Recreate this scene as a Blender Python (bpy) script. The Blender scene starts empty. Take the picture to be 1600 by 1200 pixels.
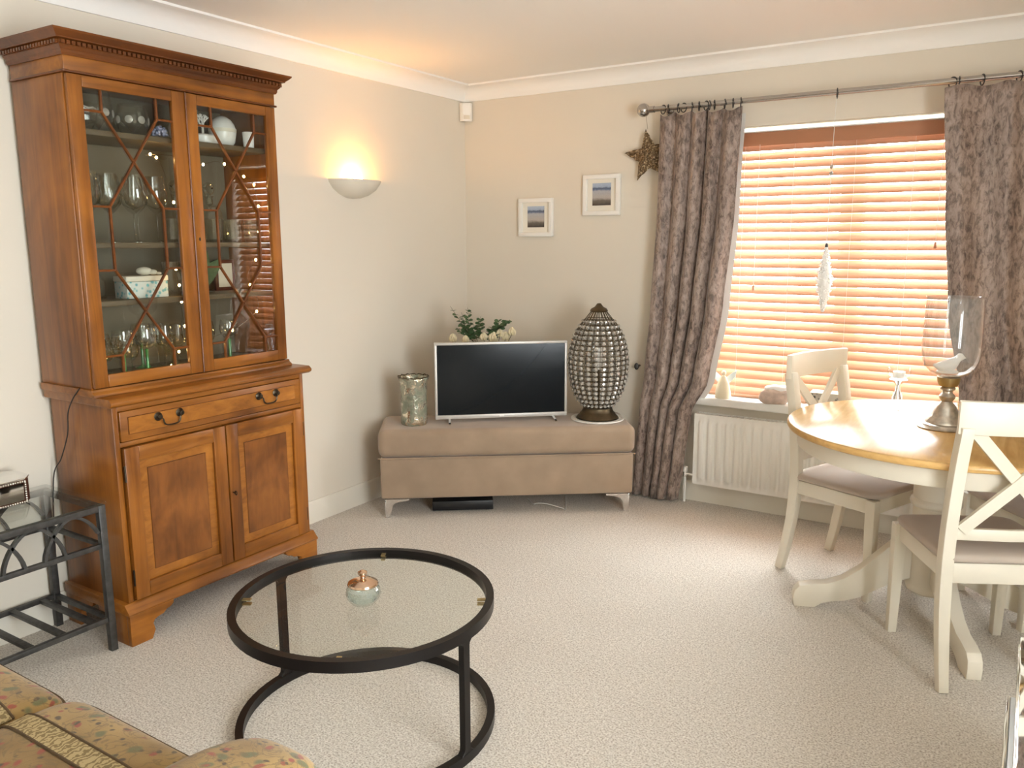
import bpy, bmesh, math, random
from mathutils import Vector, Matrix, Euler
R = math.radians
random.seed(7)
SC = bpy.context.scene
COL = SC.collection

# ------------------------------------------------------------------ camera
FPX, YAW, PITCH, ROLL, CAMZ = 1270.0, 32.5, 10.0, -0.2, 1.45
cy, sy, cp, sp = math.cos(R(YAW)), math.sin(R(YAW)), math.cos(R(PITCH)), math.sin(R(PITCH))
FWD = Vector((-sy * cp, cy * cp, -sp)); RT = Vector((cy, sy, 0)); UP = RT.cross(FWD)
cr, sr = math.cos(R(ROLL)), math.sin(R(ROLL))
RT, UP = cr * RT + sr * UP, -sr * RT + cr * UP
cam_data = bpy.data.cameras.new('camera'); cam = bpy.data.objects.new('camera', cam_data); COL.objects.link(cam)
cam_data.sensor_width = 36.0; cam_data.lens = 36.0 * FPX / 1600.0; cam_data.clip_start = 0.02
m = Matrix((RT, UP, -FWD)).transposed().to_4x4(); m.translation = Vector((0, 0, CAMZ)); cam.matrix_world = m
SC.camera = cam

# ------------------------------------------------------------------ world, exposure
SC.view_settings.view_transform = 'Standard'; SC.view_settings.look = 'None'
SC.view_settings.gamma = 1.0; SC.view_settings.use_curve_mapping = False
SC.view_settings.exposure = 0.82
world = bpy.data.worlds.new('sky'); SC.world = world; world.use_nodes = True
bg = world.node_tree.nodes['Background']
bg.inputs['Color'].default_value = (0.93, 0.97, 1.0, 1); bg.inputs['Strength'].default_value = 14.0
SC.cycles.max_bounces = 12; SC.cycles.diffuse_bounces = 6; SC.cycles.glossy_bounces = 4
SC.cycles.transmission_bounces = 8; SC.cycles.transparent_max_bounces = 24
SC.cycles.sample_clamp_indirect = 8.0

XL, YB, XR, YR, ZC = -3.075, 4.29, 1.35, -2.0, 2.38       # wall planes and ceiling

def portal(name, loc, sx, sz, rot):
    l = bpy.data.lights.new(name, 'AREA'); l.shape = 'RECTANGLE'; l.size = sx; l.size_y = sz; l.cycles.is_portal = True
    o = bpy.data.objects.new(name, l); COL.objects.link(o); o.location = loc; o.rotation_euler = rot
portal('front_window_portal', (-0.8, YB + 0.27, 1.31), 1.4, 1.42, (R(-90), 0, 0))
portal('side_window_offscreen', (XR + 0.22, 0.60, 1.20), 1.4, 1.9, (R(90), 0, R(90)))

# ------------------------------------------------------------------ pixel helper (1600x1200 frame)
def ray(px, py): return RT * ((px - 800) / FPX) - UP * ((py - 600) / FPX) + FWD
def onz(px, py, z): d = ray(px, py); return Vector((0, 0, CAMZ)) + d * ((z - CAMZ) / d.z)
def ony(px, py, y): d = ray(px, py); return Vector((0, 0, CAMZ)) + d * (y / d.y)
def onx(px, py, x): d = ray(px, py); return Vector((0, 0, CAMZ)) + d * (x / d.x)
def facing(px, py, X, Y):
    d = ray(px, py); n = Vector((-sy, cy, 0)); return Vector((0, 0, CAMZ)) + d * ((Vector((X, Y, 0)).dot(n)) / d.dot(n))

# ------------------------------------------------------------------ materials
MATS = {}
def new_mat(name):
    mt = bpy.data.materials.new(name); mt.use_nodes = True; nt = mt.node_tree
    MATS[name] = mt
    return mt, nt, nt.nodes['Principled BSDF']
def plain(name, col, rough=0.5, metal=0.0, spec=0.5, sheen=0.0, coat=0.0, bump=0.0, bscale=200.0, var=0.0, vscale=6.0):
    mt, nt, b = new_mat(name)
    b.inputs['Base Color'].default_value = (*col, 1); b.inputs['Roughness'].default_value = rough
    b.inputs['Metallic'].default_value = metal; b.inputs['Specular IOR Level'].default_value = spec
    b.inputs['Sheen Weight'].default_value = sheen; b.inputs['Coat Weight'].default_value = coat
    tc = None
    if bump or var: tc = nt.nodes.new('ShaderNodeTexCoord')
    if bump:
        n = nt.nodes.new('ShaderNodeTexNoise'); n.inputs['Scale'].default_value = bscale; n.inputs['Detail'].default_value = 3
        nt.links.new(tc.outputs['Object'], n.inputs['Vector'])
        bp = nt.nodes.new('ShaderNodeBump'); bp.inputs['Strength'].default_value = bump; bp.inputs['Distance'].default_value = 0.004
        nt.links.new(n.outputs['Fac'], bp.inputs['Height']); nt.links.new(bp.outputs['Normal'], b.inputs['Normal'])
    if var:
        n = nt.nodes.new('ShaderNodeTexNoise'); n.inputs['Scale'].default_value = vscale; n.inputs['Detail'].default_value = 4
        nt.links.new(tc.outputs['Object'], n.inputs['Vector'])
        rp = ramp(nt, n.outputs['Fac'], [(0.3, [c * (1 - var) for c in col]), (0.7, [min(1, c * (1 + var)) for c in col])])
        nt.links.new(rp.outputs['Color'], b.inputs['Base Color'])
    return mt
def ramp(nt, fac, stops):
    r = nt.nodes.new('ShaderNodeValToRGB'); e = r.color_ramp.elements
    while len(e) < len(stops): e.new(0.5)
    for k, (p, c) in enumerate(stops): e[k].position = p; e[k].color = (*c[:3], 1)
    nt.links.new(fac, r.inputs['Fac']); return r
def noise(nt, scale, detail=3, vec=None, dist=0.0, rough=0.5):
    n = nt.nodes.new('ShaderNodeTexNoise'); n.inputs['Scale'].default_value = scale; n.inputs['Detail'].default_value = detail
    n.inputs['Distortion'].default_value = dist; n.inputs['Roughness'].default_value = rough
    if vec is not None: nt.links.new(vec, n.inputs['Vector'])
    return n
def mapping(nt, scale, coord='Object', loc=(0, 0, 0)):
    tc = nt.nodes.new('ShaderNodeTexCoord'); mp = nt.nodes.new('ShaderNodeMapping')
    mp.inputs['Scale'].default_value = scale; mp.inputs['Location'].default_value = loc
    nt.links.new(tc.outputs[coord], mp.inputs['Vector']); return mp.outputs['Vector']
def mixc(nt, fac, a, b, mode='MIX'):
    mx = nt.nodes.new('ShaderNodeMix'); mx.data_type = 'RGBA'; mx.blend_type = mode
    for sock, v in ((mx.inputs[0], fac), (mx.inputs[6], a), (mx.inputs[7], b)):
        if hasattr(v, 'links'): nt.links.new(v, sock)
        elif isinstance(v, (int, float)): sock.default_value = v
        else: sock.default_value = (*v[:3], 1)
    return mx.outputs[2]
def wood(name, dark, mid, light, grain=(9, 9, 0.9), rough=0.34, blot=2.2, loc=(0, 0, 0)):
    mt, nt, b = new_mat(name)
    v = mapping(nt, grain, loc=loc)
    n1 = noise(nt, 2.2, 6, v, 1.2, 0.6)
    r1 = ramp(nt, n1.outputs['Fac'], [(0.28, dark), (0.5, mid), (0.75, light)])
    v2 = mapping(nt, (1, 1, 1), loc=loc); n2 = noise(nt, blot, 3, v2, 0.8)
    r2 = ramp(nt, n2.outputs['Fac'], [(0.36, [c * 0.62 for c in mid]), (0.62, [min(1, c * 1.35) for c in light])])
    col = mixc(nt, 0.4, r1.outputs['Color'], r2.outputs['Color'])
    nt.links.new(col, b.inputs['Base Color']); b.inputs['Roughness'].default_value = rough
    b.inputs['Coat Weight'].default_value = 0.12; b.inputs['Coat Roughness'].default_value = 0.15; b.inputs['Specular IOR Level'].default_value = 0.4
    return mt
def glassy(name, tint=(0.98, 0.99, 0.985), ior=1.5, rough=0.02, boost=1.0, body=0.0, bodycol=(0.8, 0.85, 0.82)):
    mt = bpy.data.materials.new(name); mt.use_nodes = True; nt = mt.node_tree; MATS[name] = mt
    nt.nodes.clear(); out = nt.nodes.new('ShaderNodeOutputMaterial')
    tr = nt.nodes.new('ShaderNodeBsdfTransparent'); tr.inputs['Color'].default_value = (*tint, 1)
    gl = nt.nodes.new('ShaderNodeBsdfGlossy'); gl.inputs['Roughness'].default_value = rough
    fr = nt.nodes.new('ShaderNodeFresnel'); fr.inputs['IOR'].default_value = ior
    mu = nt.nodes.new('ShaderNodeMath'); mu.operation = 'MULTIPLY'; mu.inputs[1].default_value = boost; mu.use_clamp = True
    geo = nt.nodes.new('ShaderNodeNewGeometry'); front = nt.nodes.new('ShaderNodeMath'); front.operation = 'SUBTRACT'; front.inputs[0].default_value = 1.0
    nt.links.new(geo.outputs['Backfacing'], front.inputs[1])
    m1 = nt.nodes.new('ShaderNodeMath'); m1.operation = 'MULTIPLY'; nt.links.new(fr.outputs['Fac'], m1.inputs[0]); nt.links.new(front.outputs[0], m1.inputs[1])
    nt.links.new(m1.outputs[0], mu.inputs[0])
    mx = nt.nodes.new('ShaderNodeMixShader'); nt.links.new(mu.outputs[0], mx.inputs['Fac'])
    base = tr
    if body:
        df = nt.nodes.new('ShaderNodeBsdfDiffuse'); df.inputs['Color'].default_value = (*bodycol, 1)
        m2 = nt.nodes.new('ShaderNodeMixShader'); m2.inputs['Fac'].default_value = body
        nt.links.new(tr.outputs[0], m2.inputs[1]); nt.links.new(df.outputs[0], m2.inputs[2]); base = m2
    nt.links.new(base.outputs[0], mx.inputs[1]); nt.links.new(gl.outputs[0], mx.inputs[2])
    nt.links.new(mx.outputs[0], out.inputs['Surface']); return mt
def emit(name, col, s):
    mt, nt, b = new_mat(name); b.inputs['Base Color'].default_value = (*col, 1)
    b.inputs['Emission Color'].default_value = (*col, 1); b.inputs['Emission Strength'].default_value = s; return mt

plain('wall_paint', (0.74, 0.68, 0.58), 0.75, spec=0.2, bump=0.05, bscale=350, var=0.012, vscale=1.5)
plain('ceiling_paint', (0.90, 0.88, 0.84), 0.8, spec=0.2)
plain('white_gloss', (0.80, 0.79, 0.75), 0.35)
plain('radiator_white', (0.83, 0.81, 0.76), 0.35)
plain('cream_paint', (0.74, 0.68, 0.56), 0.42, var=0.02, vscale=8)
plain('pvc_white', (0.85, 0.85, 0.83), 0.35)
wood('yew_upright', (0.055, 0.014, 0.002), (0.19, 0.058, 0.007), (0.35, 0.125, 0.017), (10, 10, 0.8))
wood('yew_rail', (0.06, 0.015, 0.002), (0.2, 0.062, 0.007), (0.37, 0.135, 0.018), (10, 0.8, 10))
wood('yew_band', (0.13, 0.04, 0.005), (0.29, 0.098, 0.013), (0.42, 0.165, 0.027), (14, 5, 14))
wood('yew_panel', (0.075, 0.022, 0.005), (0.19, 0.062, 0.012), (0.27, 0.098, 0.019), (5, 7, 1.4), blot=5.0)
wood('yew_moulding', (0.035, 0.008, 0.002), (0.105, 0.028, 0.004), (0.19, 0.056, 0.008), (8, 0.7, 8))
plain('cabinet_lining', (0.15, 0.135, 0.095), 0.6)
plain('cabinet_shelf', (0.12, 0.085, 0.045), 0.45)
plain('skirting_paint', (0.76, 0.715, 0.62), 0.4)
wood('oak_top', (0.36, 0.18, 0.05), (0.54, 0.31, 0.10), (0.66, 0.42, 0.16), (14, 1.2, 14), rough=0.26)
wood('oak_edge', (0.36, 0.18, 0.05), (0.54, 0.31, 0.10), (0.66, 0.42, 0.16), (8, 8, 20), rough=0.3)
plain('black_metal', (0.018, 0.015, 0.014), 0.38, 0.6, bump=0.06, bscale=300)
plain('pewter_metal', (0.085, 0.082, 0.078), 0.45, 0.7, bump=0.15, bscale=160, var=0.25, vscale=40)
plain('brushed_steel', (0.50, 0.48, 0.46), 0.2, 1.0)
plain('chrome', (0.82, 0.82, 0.82), 0.08, 1.0)
plain('brass_dark', (0.105, 0.078, 0.045), 0.42, 0.8, var=0.25, vscale=30)
plain('brass_clip', (0.42, 0.33, 0.16), 0.35, 0.9)
plain('antique_bronze', (0.06, 0.045, 0.03), 0.35, 0.9)
plain('copper', (0.80, 0.58, 0.43), 0.14, 1.0)
plain('antique_silver', (0.50, 0.45, 0.38), 0.3, 0.9, var=0.3, vscale=40)
plain('black_plastic', (0.012, 0.012, 0.013), 0.4)
plain('screen_black', (0.004, 0.006, 0.008), 0.16, spec=0.22)
plain('tv_silver', (0.60, 0.57, 0.53), 0.4, 0.3)
plain('taupe_velvet', (0.36, 0.265, 0.185), 0.85, spec=0.15, sheen=0.35, bump=0.08, bscale=400, var=0.10, vscale=7)
plain('seat_fabric', (0.47, 0.395, 0.33), 0.9, spec=0.1, sheen=0.2, bump=0.1, bscale=700)
plain('white_ceramic', (0.82, 0.80, 0.75), 0.25)
plain('cream_ceramic', (0.70, 0.64, 0.52), 0.5)
plain('candle_wax', (0.90, 0.88, 0.84), 0.4)
plain('string_fibre', (0.35, 0.28, 0.2), 0.8)
plain('white_cord', (0.80, 0.78, 0.74), 0.7)
plain('dark_cord', (0.03, 0.022, 0.018), 0.6)
plain('leaf_green', (0.065, 0.115, 0.045), 0.55, var=0.35, vscale=30)
plain('stem_brown', (0.13, 0.10, 0.05), 0.7)
plain('petal_cream', (0.80, 0.70, 0.48), 0.6)
plain('rock_pink', (0.55, 0.43, 0.36), 0.8, bump=0.9, bscale=40, var=0.2, vscale=25)
plain('rock_white', (0.85, 0.84, 0.82), 0.5, bump=0.6, bscale=60)
plain('rope_brown', (0.10, 0.06, 0.025), 0.9, bump=0.9, bscale=220)
plain('wood_burnt', (0.20, 0.12, 0.05), 0.6)
plain('mirror_silver', (0.86, 0.87, 0.87), 0.04, 1.0)
plain('mirror_base', (0.80, 0.86, 0.92), 0.3, 0.3)
plain('mahogany_dark', (0.09, 0.022, 0.010), 0.35)
plain('mat_card', (0.82, 0.78, 0.68), 0.85)
plain('frame_white', (0.86, 0.84, 0.79), 0.45)
plain('angel_wood', (0.78, 0.70, 0.52), 0.7)
plain('angel_wing', (0.62, 0.72, 0.74), 0.5)
plain('bead_white', (0.9, 0.9, 0.88), 0.2)
plain('crystal', (0.46, 0.435, 0.39), 0.10, 0.25, spec=1.0)
plain('blue_crystal', (0.25, 0.28, 0.42), 0.15, 0.3, spec=1.0)
plain('green_stem', (0.02, 0.18, 0.05), 0.12, spec=0.8)
glassy('clear_glass')
glassy('table_glass', (0.955, 0.975, 0.96), 1.45)
glassy('pane_glass', (0.95, 0.965, 0.95), 1.5, 0.01, 1.7)
glassy('window_glass', (0.97, 0.98, 0.98), 1.3)
glassy('tableware_glass', (0.95, 0.955, 0.94), 1.55, 0.02, 2.2)
glassy('cut_glass', (0.90, 0.90, 0.86), 1.6, 0.07, 2.4, 0.03, (0.75, 0.72, 0.62))
glassy('jar_glass', (0.90, 0.93, 0.91), 1.5, 0.03, 1.8, 0.06)
glassy('hurricane_glass', (0.93, 0.93, 0.92), 1.5, 0.02, 1.4, 0.05, (0.9, 0.9, 0.9))
emit('bulb_warm', (1.0, 0.62, 0.22), 60)
emit('sconce_bulb', (1.0, 0.48, 0.12), 150)
plain('sconce_plaster', (0.72, 0.66, 0.55), 0.7)

def carpet():
    mt, nt, b = new_mat('carpet')
    v = mapping(nt, (1, 1, 1))
    n1 = noise(nt, 170, 2, v); n2 = noise(nt, 70, 3, v); n3 = noise(nt, 2.5, 3, v)
    r = ramp(nt, n1.outputs['Fac'], [(0.33, (0.25, 0.21, 0.17)), (0.48, (0.60, 0.55, 0.48)), (0.66, (0.84, 0.80, 0.74))])
    c = mixc(nt, 0.35, r.outputs['Color'], ramp(nt, n2.outputs['Fac'], [(0.35, (0.42, 0.36, 0.30)), (0.65, (0.70, 0.64, 0.56))]).outputs['Color'])
    c = mixc(nt, 0.12, c, ramp(nt, n3.outputs['Fac'], [(0.35, (0.5, 0.44, 0.37)), (0.65, (0.70, 0.65, 0.58))]).outputs['Color'])
    nt.links.new(c, b.inputs['Base Color']); b.inputs['Roughness'].default_value = 0.95; b.inputs['Specular IOR Level'].default_value = 0.05
    b.inputs['Sheen Weight'].default_value = 0.15
    bp = nt.nodes.new('ShaderNodeBump'); bp.inputs['Strength'].default_value = 0.55; bp.inputs['Distance'].default_value = 0.006
    nt.links.new(n1.outputs['Fac'], bp.inputs['Height']); nt.links.new(bp.outputs['Normal'], b.inputs['Normal'])
carpet()
def velvet_curtain():
    mt, nt, b = new_mat('crushed_velvet')
    v = mapping(nt, (1.25, 1, 0.5))
    n0 = noise(nt, 7, 2, v); n1 = noise(nt, 44, 8, v, 0.5, 0.72)
    r = ramp(nt, n1.outputs['Fac'], [(0.38, (0.045, 0.028, 0.022)), (0.45, (0.17, 0.122, 0.098)), (0.53, (0.33, 0.25, 0.21)), (0.68, (0.47, 0.375, 0.32))])
    r0 = ramp(nt, n0.outputs['Fac'], [(0.35, (0.15, 0.108, 0.088)), (0.65, (0.42, 0.33, 0.285))])
    c = mixc(nt, 0.3, r.outputs['Color'], r0.outputs['Color'])
    nt.links.new(c, b.inputs['Base Color']); b.inputs['Roughness'].default_value = 0.55; b.inputs['Sheen Weight'].default_value = 0.5
    b.inputs['Sheen Roughness'].default_value = 0.35
    bp = nt.nodes.new('ShaderNodeBump'); bp.inputs['Strength'].default_value = 0.35; bp.inputs['Distance'].default_value = 0.004
    nt.links.new(n1.outputs['Fac'], bp.inputs['Height']); nt.links.new(bp.outputs['Normal'], b.inputs['Normal'])
velvet_curtain()
def slat_wood():
    mt, nt, b = new_mat('blind_slat')
    v = mapping(nt, (0.8, 14, 14)); n1 = noise(nt, 3, 4, v, 0.6)
    r = ramp(nt, n1.outputs['Fac'], [(0.3, (0.55, 0.32, 0.20)), (0.7, (0.68, 0.43, 0.29))])
    nt.links.new(r.outputs['Color'], b.inputs['Base Color']); b.inputs['Roughness'].default_value = 0.4
    tl = nt.nodes.new('ShaderNodeBsdfTranslucent'); nt.links.new(r.outputs['Color'], tl.inputs['Color'])
    mx = nt.nodes.new('ShaderNodeMixShader'); mx.inputs['Fac'].default_value = 0.20
    out = nt.nodes['Material Output']
    nt.links.new(b.outputs[0], mx.inputs[1]); nt.links.new(tl.outputs[0], mx.inputs[2]); nt.links.new(mx.outputs[0], out.inputs['Surface'])
slat_wood()
plain('blind_valance', (0.42, 0.19, 0.10), 0.45)
def floral():
    mt, nt, b = new_mat('floral_fabric')
    v = mapping(nt, (1, 1, 1)); w = noise(nt, 9, 2, v)
    dv = nt.nodes.new('ShaderNodeVectorMath'); dv.operation = 'MULTIPLY_ADD'
    nt.links.new(w.outputs['Color'], dv.inputs[0]); dv.inputs[1].default_value = (0.09, 0.09, 0.09); nt.links.new(v, dv.inputs[2])
    ground = ramp(nt, noise(nt, 5, 3, v).outputs['Fac'], [(0.35, (0.19, 0.105, 0.025)), (0.65, (0.37, 0.235, 0.075))]).outputs['Color']
    def blob(scale, off, lo, hi):
        vo = nt.nodes.new('ShaderNodeTexVoronoi'); vo.inputs['Scale'].default_value = scale
        ad = nt.nodes.new('ShaderNodeVectorMath'); ad.operation = 'ADD'; ad.inputs[1].default_value = off
        nt.links.new(dv.outputs[0], ad.inputs[0]); nt.links.new(ad.outputs[0], vo.inputs['Vector'])
        return ramp(nt, vo.outputs['Distance'], [(lo, (1, 1, 1)), (hi, (0, 0, 0))]).outputs['Color']
    c = mixc(nt, blob(20, (0, 0, 0), 0.20, 0.30), ground, (0.13, 0.12, 0.045))
    c = mixc(nt, blob(27, (3.1, 1.7, 0.4), 0.18, 0.28), c, (0.27, 0.06, 0.03))
    c = mixc(nt, blob(38, (1.1, 4.7, 2.4), 0.16, 0.26), c, (0.085, 0.052, 0.022))
    sc_ = noise(nt, 15, 3, v, 1.8)
    vine = ramp(nt, sc_.outputs['Fac'], [(0.455, (0, 0, 0)), (0.485, (1, 1, 1)), (0.505, (1, 1, 1)), (0.535, (0, 0, 0))]).outputs['Color']
    mk = nt.nodes.new('ShaderNodeMath'); mk.operation = 'MULTIPLY'; mk.inputs[1].default_value = 0.6; nt.links.new(vine, mk.inputs[0])
    c = mixc(nt, mk.outputs[0], c, (0.15, 0.092, 0.03))
    nt.links.new(c, b.inputs['Base Color']); b.inputs['Roughness'].default_value = 0.9; b.inputs['Sheen Weight'].default_value = 0.2
    bp = nt.nodes.new('ShaderNodeBump'); bp.inputs['Strength'].default_value = 0.2; bp.inputs['Distance'].default_value = 0.003
    nt.links.new(noise(nt, 500, 2, v).outputs['Fac'], bp.inputs['Height']); nt.links.new(bp.outputs['Normal'], b.inputs['Normal'])
floral()
def border_band():
    mt, nt, b = new_mat('border_fabric')
    v = mapping(nt, (1, 1, 1)); ck = nt.nodes.new('ShaderNodeTexWave'); ck.inputs['Scale'].default_value = 24; ck.inputs['Distortion'].default_value = 9
    ck.inputs['Detail Scale'].default_value = 3; nt.links.new(v, ck.inputs['Vector'])
    r = ramp(nt, ck.outputs['Fac'], [(0.35, (0.20, 0.14, 0.06)), (0.6, (0.42, 0.32, 0.16))])
    nt.links.new(r.outputs['Color'], b.inputs['Base Color']); b.inputs['Roughness'].default_value = 0.9
border_band()
def seascape(name, dark_shift):
    mt, nt, b = new_mat(name)
    tc = nt.nodes.new('ShaderNodeTexCoord'); sp_ = nt.nodes.new('ShaderNodeSeparateXYZ'); nt.links.new(tc.outputs['Generated'], sp_.inputs[0])
    n = noise(nt, 5, 4, tc.outputs['Generated']); ng = noise(nt, 22, 4, tc.outputs['Generated'])
    a = nt.nodes.new('ShaderNodeMath'); a.operation = 'MULTIPLY_ADD'; a.inputs[1].default_value = 0.16
    nt.links.new(n.outputs['Fac'], a.inputs[0]); nt.links.new(sp_.outputs['Z'], a.inputs[2])
    r = ramp(nt, a.outputs[0], [(0.10, (0.06, 0.05, 0.04)), (0.30, (0.16, 0.14, 0.12)), (0.42, (0.44, 0.41, 0.38)), (0.72, (0.40, 0.42, 0.46)), (0.80, (0.12, 0.16, 0.26)), (0.86, (0.10, 0.13, 0.20)), (0.90, (0.34, 0.42, 0.56)), (1.05, (0.42, 0.50, 0.62))])
    c = mixc(nt, 0.25, r.outputs['Color'], ng.outputs['Fac'], 'OVERLAY')
    nt.links.new(c, b.inputs['Base Color']); b.inputs['Roughness'].default_value = 0.4
seascape('seascape_print', 0)
def patterned(name, a, c, scale):
    mt, nt, b = new_mat(name); v = mapping(nt, (1, 1, 1)); vo = nt.nodes.new('ShaderNodeTexVoronoi'); vo.inputs['Scale'].default_value = scale
    nt.links.new(v, vo.inputs['Vector']); r = ramp(nt, vo.outputs['Distance'], [(0.25, a), (0.45, c)])
    nt.links.new(r.outputs['Color'], b.inputs['Base Color']); b.inputs['Roughness'].default_value = 0.5
patterned('teal_pattern', (0.15, 0.42, 0.45), (0.66, 0.68, 0.62), 60)
patterned('book_print', (0.05, 0.045, 0.04), (0.60, 0.56, 0.48), 45)
def mercury():
    mt, nt, b = new_mat('mercury_glass')
    v = mapping(nt, (1, 1, 1)); n = noise(nt, 22, 3, v, 0.8)
    r = ramp(nt, n.outputs['Fac'], [(0.38, (0.24, 0.26, 0.19)), (0.52, (0.46, 0.44, 0.34)), (0.62, (0.88, 0.82, 0.68))])
    nt.links.new(r.outputs['Color'], b.inputs['Base Color'])
    r2 = ramp(nt, n.outputs['Fac'], [(0.42, (0.25,) * 3), (0.60, (0.95,) * 3)]); nt.links.new(r2.outputs['Color'], b.inputs['Metallic'])
    b.inputs['Roughness'].default_value = 0.14
    bp = nt.nodes.new('ShaderNodeBump'); bp.inputs['Strength'].default_value = 0.7; bp.inputs['Distance'].default_value = 0.01
    nt.links.new(noise(nt, 30, 3, v, 0.6).outputs['Fac'], bp.inputs['Height']); nt.links.new(bp.outputs['Normal'], b.inputs['Normal'])
mercury()
def rattan():
    mt, nt, b = new_mat('glitter_rattan')
    v = mapping(nt, (1, 1, 1)); n = noise(nt, 120, 3, v)
    r = ramp(nt, n.outputs['Fac'], [(0.35, (0.06, 0.035, 0.015)), (0.55, (0.20, 0.125, 0.055)), (0.70, (0.62, 0.50, 0.33))])
    nt.links.new(r.outputs['Color'], b.inputs['Base Color']); b.inputs['Roughness'].default_value = 0.35; b.inputs['Metallic'].default_value = 0.35
    bp = nt.nodes.new('ShaderNodeBump'); bp.inputs['Strength'].default_value = 1.0; bp.inputs['Distance'].default_value = 0.008
    nt.links.new(n.outputs['Fac'], bp.inputs['Height']); nt.links.new(bp.outputs['Normal'], b.inputs['Normal'])
rattan()

# ------------------------------------------------------------------ mesh builder
class MB:
    def __init__(s): s.v = []; s.f = []
    def add(s, vs, fs):
        o = len(s.v); s.v += [tuple(p) for p in vs]; s.f += [tuple(i + o for i in f) for f in fs]; return s
    def box(s, x0, x1, y0, y1, z0, z1):
        return s.add([(x0, y0, z0), (x1, y0, z0), (x1, y1, z0), (x0, y1, z0), (x0, y0, z1), (x1, y0, z1), (x1, y1, z1), (x0, y1, z1)],
                     [(0, 3, 2, 1), (4, 5, 6, 7), (0, 1, 5, 4), (1, 2, 6, 5), (2, 3, 7, 6), (3, 0, 4, 7)])
    def bar(s, a, b, w, h, up=(0, 0, 1)):
        return s.sweep([a, b], [(-w / 2, -h / 2), (w / 2, -h / 2), (w / 2, h / 2), (-w / 2, h / 2)], up)
    def sweep(s, path, prof, up=(0, 0, 1), closed=False, scale=None):
        P = [Vector(p) for p in path]; n = len(P); k = len(prof); vs = []; up = Vector(up)
        for i in range(n):
            if closed: t = P[(i + 1) % n] - P[i - 1]
            else: t = P[min(i + 1, n - 1)] - P[max(i - 1, 0)]
            t.normalize(); sd = t.cross(up)
            if sd.length < 1e-6: sd = Vector((1, 0, 0))
            sd.normalize(); uu = sd.cross(t); q = scale[i] if scale else 1
            vs += [P[i] + sd * (a * q) + uu * (b * q) for a, b in prof]
        fs = []
        for i in range(n if closed else n - 1):
            j = (i + 1) % n
            for e in range(k): fs.append((i * k + e, i * k + (e + 1) % k, j * k + (e + 1) % k, j * k + e))
        if not closed: fs += [tuple(reversed(range(k))), tuple(range((n - 1) * k, n * k))]
        return s.add(vs, fs)
    def tube(s, path, r, n=8, closed=False):
        rs = r if isinstance(r, (list, tuple)) else None
        base = 1.0 if rs else r
        d = Vector(path[-1]) - Vector(path[0]); up = (0, 0, 1) if abs(d.normalized().z) < 0.9 or closed else (0, 1, 0)
        return s.sweep(path, [(base * math.cos(2 * math.pi * i / n), base * math.sin(2 * math.pi * i / n)) for i in range(n)], up, closed, rs)
    def lathe(s, prof, n=24, c=(0, 0, 0), a0=0, a1=360, sx=1, sy=1):
        full = abs(a1 - a0) >= 359.9; m_ = n if full else n + 1; vs = []
        for r, z in prof:
            for i in range(m_):
                a = R(a0 + (a1 - a0) * i / n); vs.append((c[0] + r * sx * math.cos(a), c[1] + r * sy * math.sin(a), c[2] + z))
        fs = []
        for k in range(len(prof) - 1):
            for i in range(n if full else n):
                j = (i + 1) % m_
                if not full and i + 1 >= m_: continue
                fs.append((k * m_ + i, k * m_ + j, (k + 1) * m_ + j, (k + 1) * m_ + i))
        return s.add(vs, fs)
    def prism(s, poly, a, b, plane='yz'):
        mk = {'yz': lambda p, t: (t, p[0], p[1]), 'xz': lambda p, t: (p[0], t, p[1]), 'xy': lambda p, t: (p[0], p[1], t)}[plane]
        n = len(poly)
        return s.add([mk(p, a) for p in poly] + [mk(p, b) for p in poly],
                     [tuple(reversed(range(n))), tuple(range(n, 2 * n))] + [(i, (i + 1) % n, n + (i + 1) % n, n + i) for i in range(n)])
    def ell(s, c, rx, ry, rz, n=16, m_=10, ex=1.0, ez=1.0):
        f = lambda w, e: math.copysign(abs(w) ** e, w); vs = []
        for k in range(m_ + 1):
            p = -math.pi / 2 + math.pi * k / m_
            for i in range(n):
                t = 2 * math.pi * i / n
                vs.append((c[0] + rx * f(math.cos(p), ez) * f(math.cos(t), ex), c[1] + ry * f(math.cos(p), ez) * f(math.sin(t), ex), c[2] + rz * f(math.sin(p), ez)))
        fs = [(k * n + i, k * n + (i + 1) % n, (k + 1) * n + (i + 1) % n, (k + 1) * n + i) for k in range(m_) for i in range(n)]
        return s.add(vs, fs)
    def mesh(s, name, mat, bevel=0.0, seg=2, ang=35):
        me = bpy.data.meshes.new(name); me.from_pydata(s.v, [], s.f)
        bm = bmesh.new(); bm.from_mesh(me)
        bmesh.ops.remove_doubles(bm, verts=bm.verts, dist=1e-6)
        bmesh.ops.recalc_face_normals(bm, faces=bm.faces)
        if bevel:
            ed = [e for e in bm.edges if len(e.link_faces) == 2 and e.calc_face_angle(0) > R(30)]
            bmesh.ops.bevel(bm, geom=ed, offset=bevel, segments=seg, affect='EDGES', profile=0.5, clamp_overlap=True)
        bm.to_mesh(me); bm.free()
        me.shade_smooth(); me.set_sharp_from_angle(angle=R(ang))
        me.materials.append(MATS[mat]); return me
    def build(s, name, mat, parent=None, bevel=0.0, seg=2, ang=35, loc=None):
        return place(name, s.mesh(name, mat, bevel, seg, ang), parent, loc)
def place(name, me, parent=None, loc=None, rot=None, scale=None):
    o = bpy.data.objects.new(name, me); COL.objects.link(o)
    if parent is not None: o.parent = parent
    if loc is not None: o.location = loc
    if rot is not None: o.rotation_euler = rot
    if scale is not None: o.scale = scale if hasattr(scale, '__len__') else (scale,) * 3
    return o
def tag(o, label, cat, group=None):
    o['label'] = label; o['category'] = cat
    if group: o['group'] = group
    return o
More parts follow.
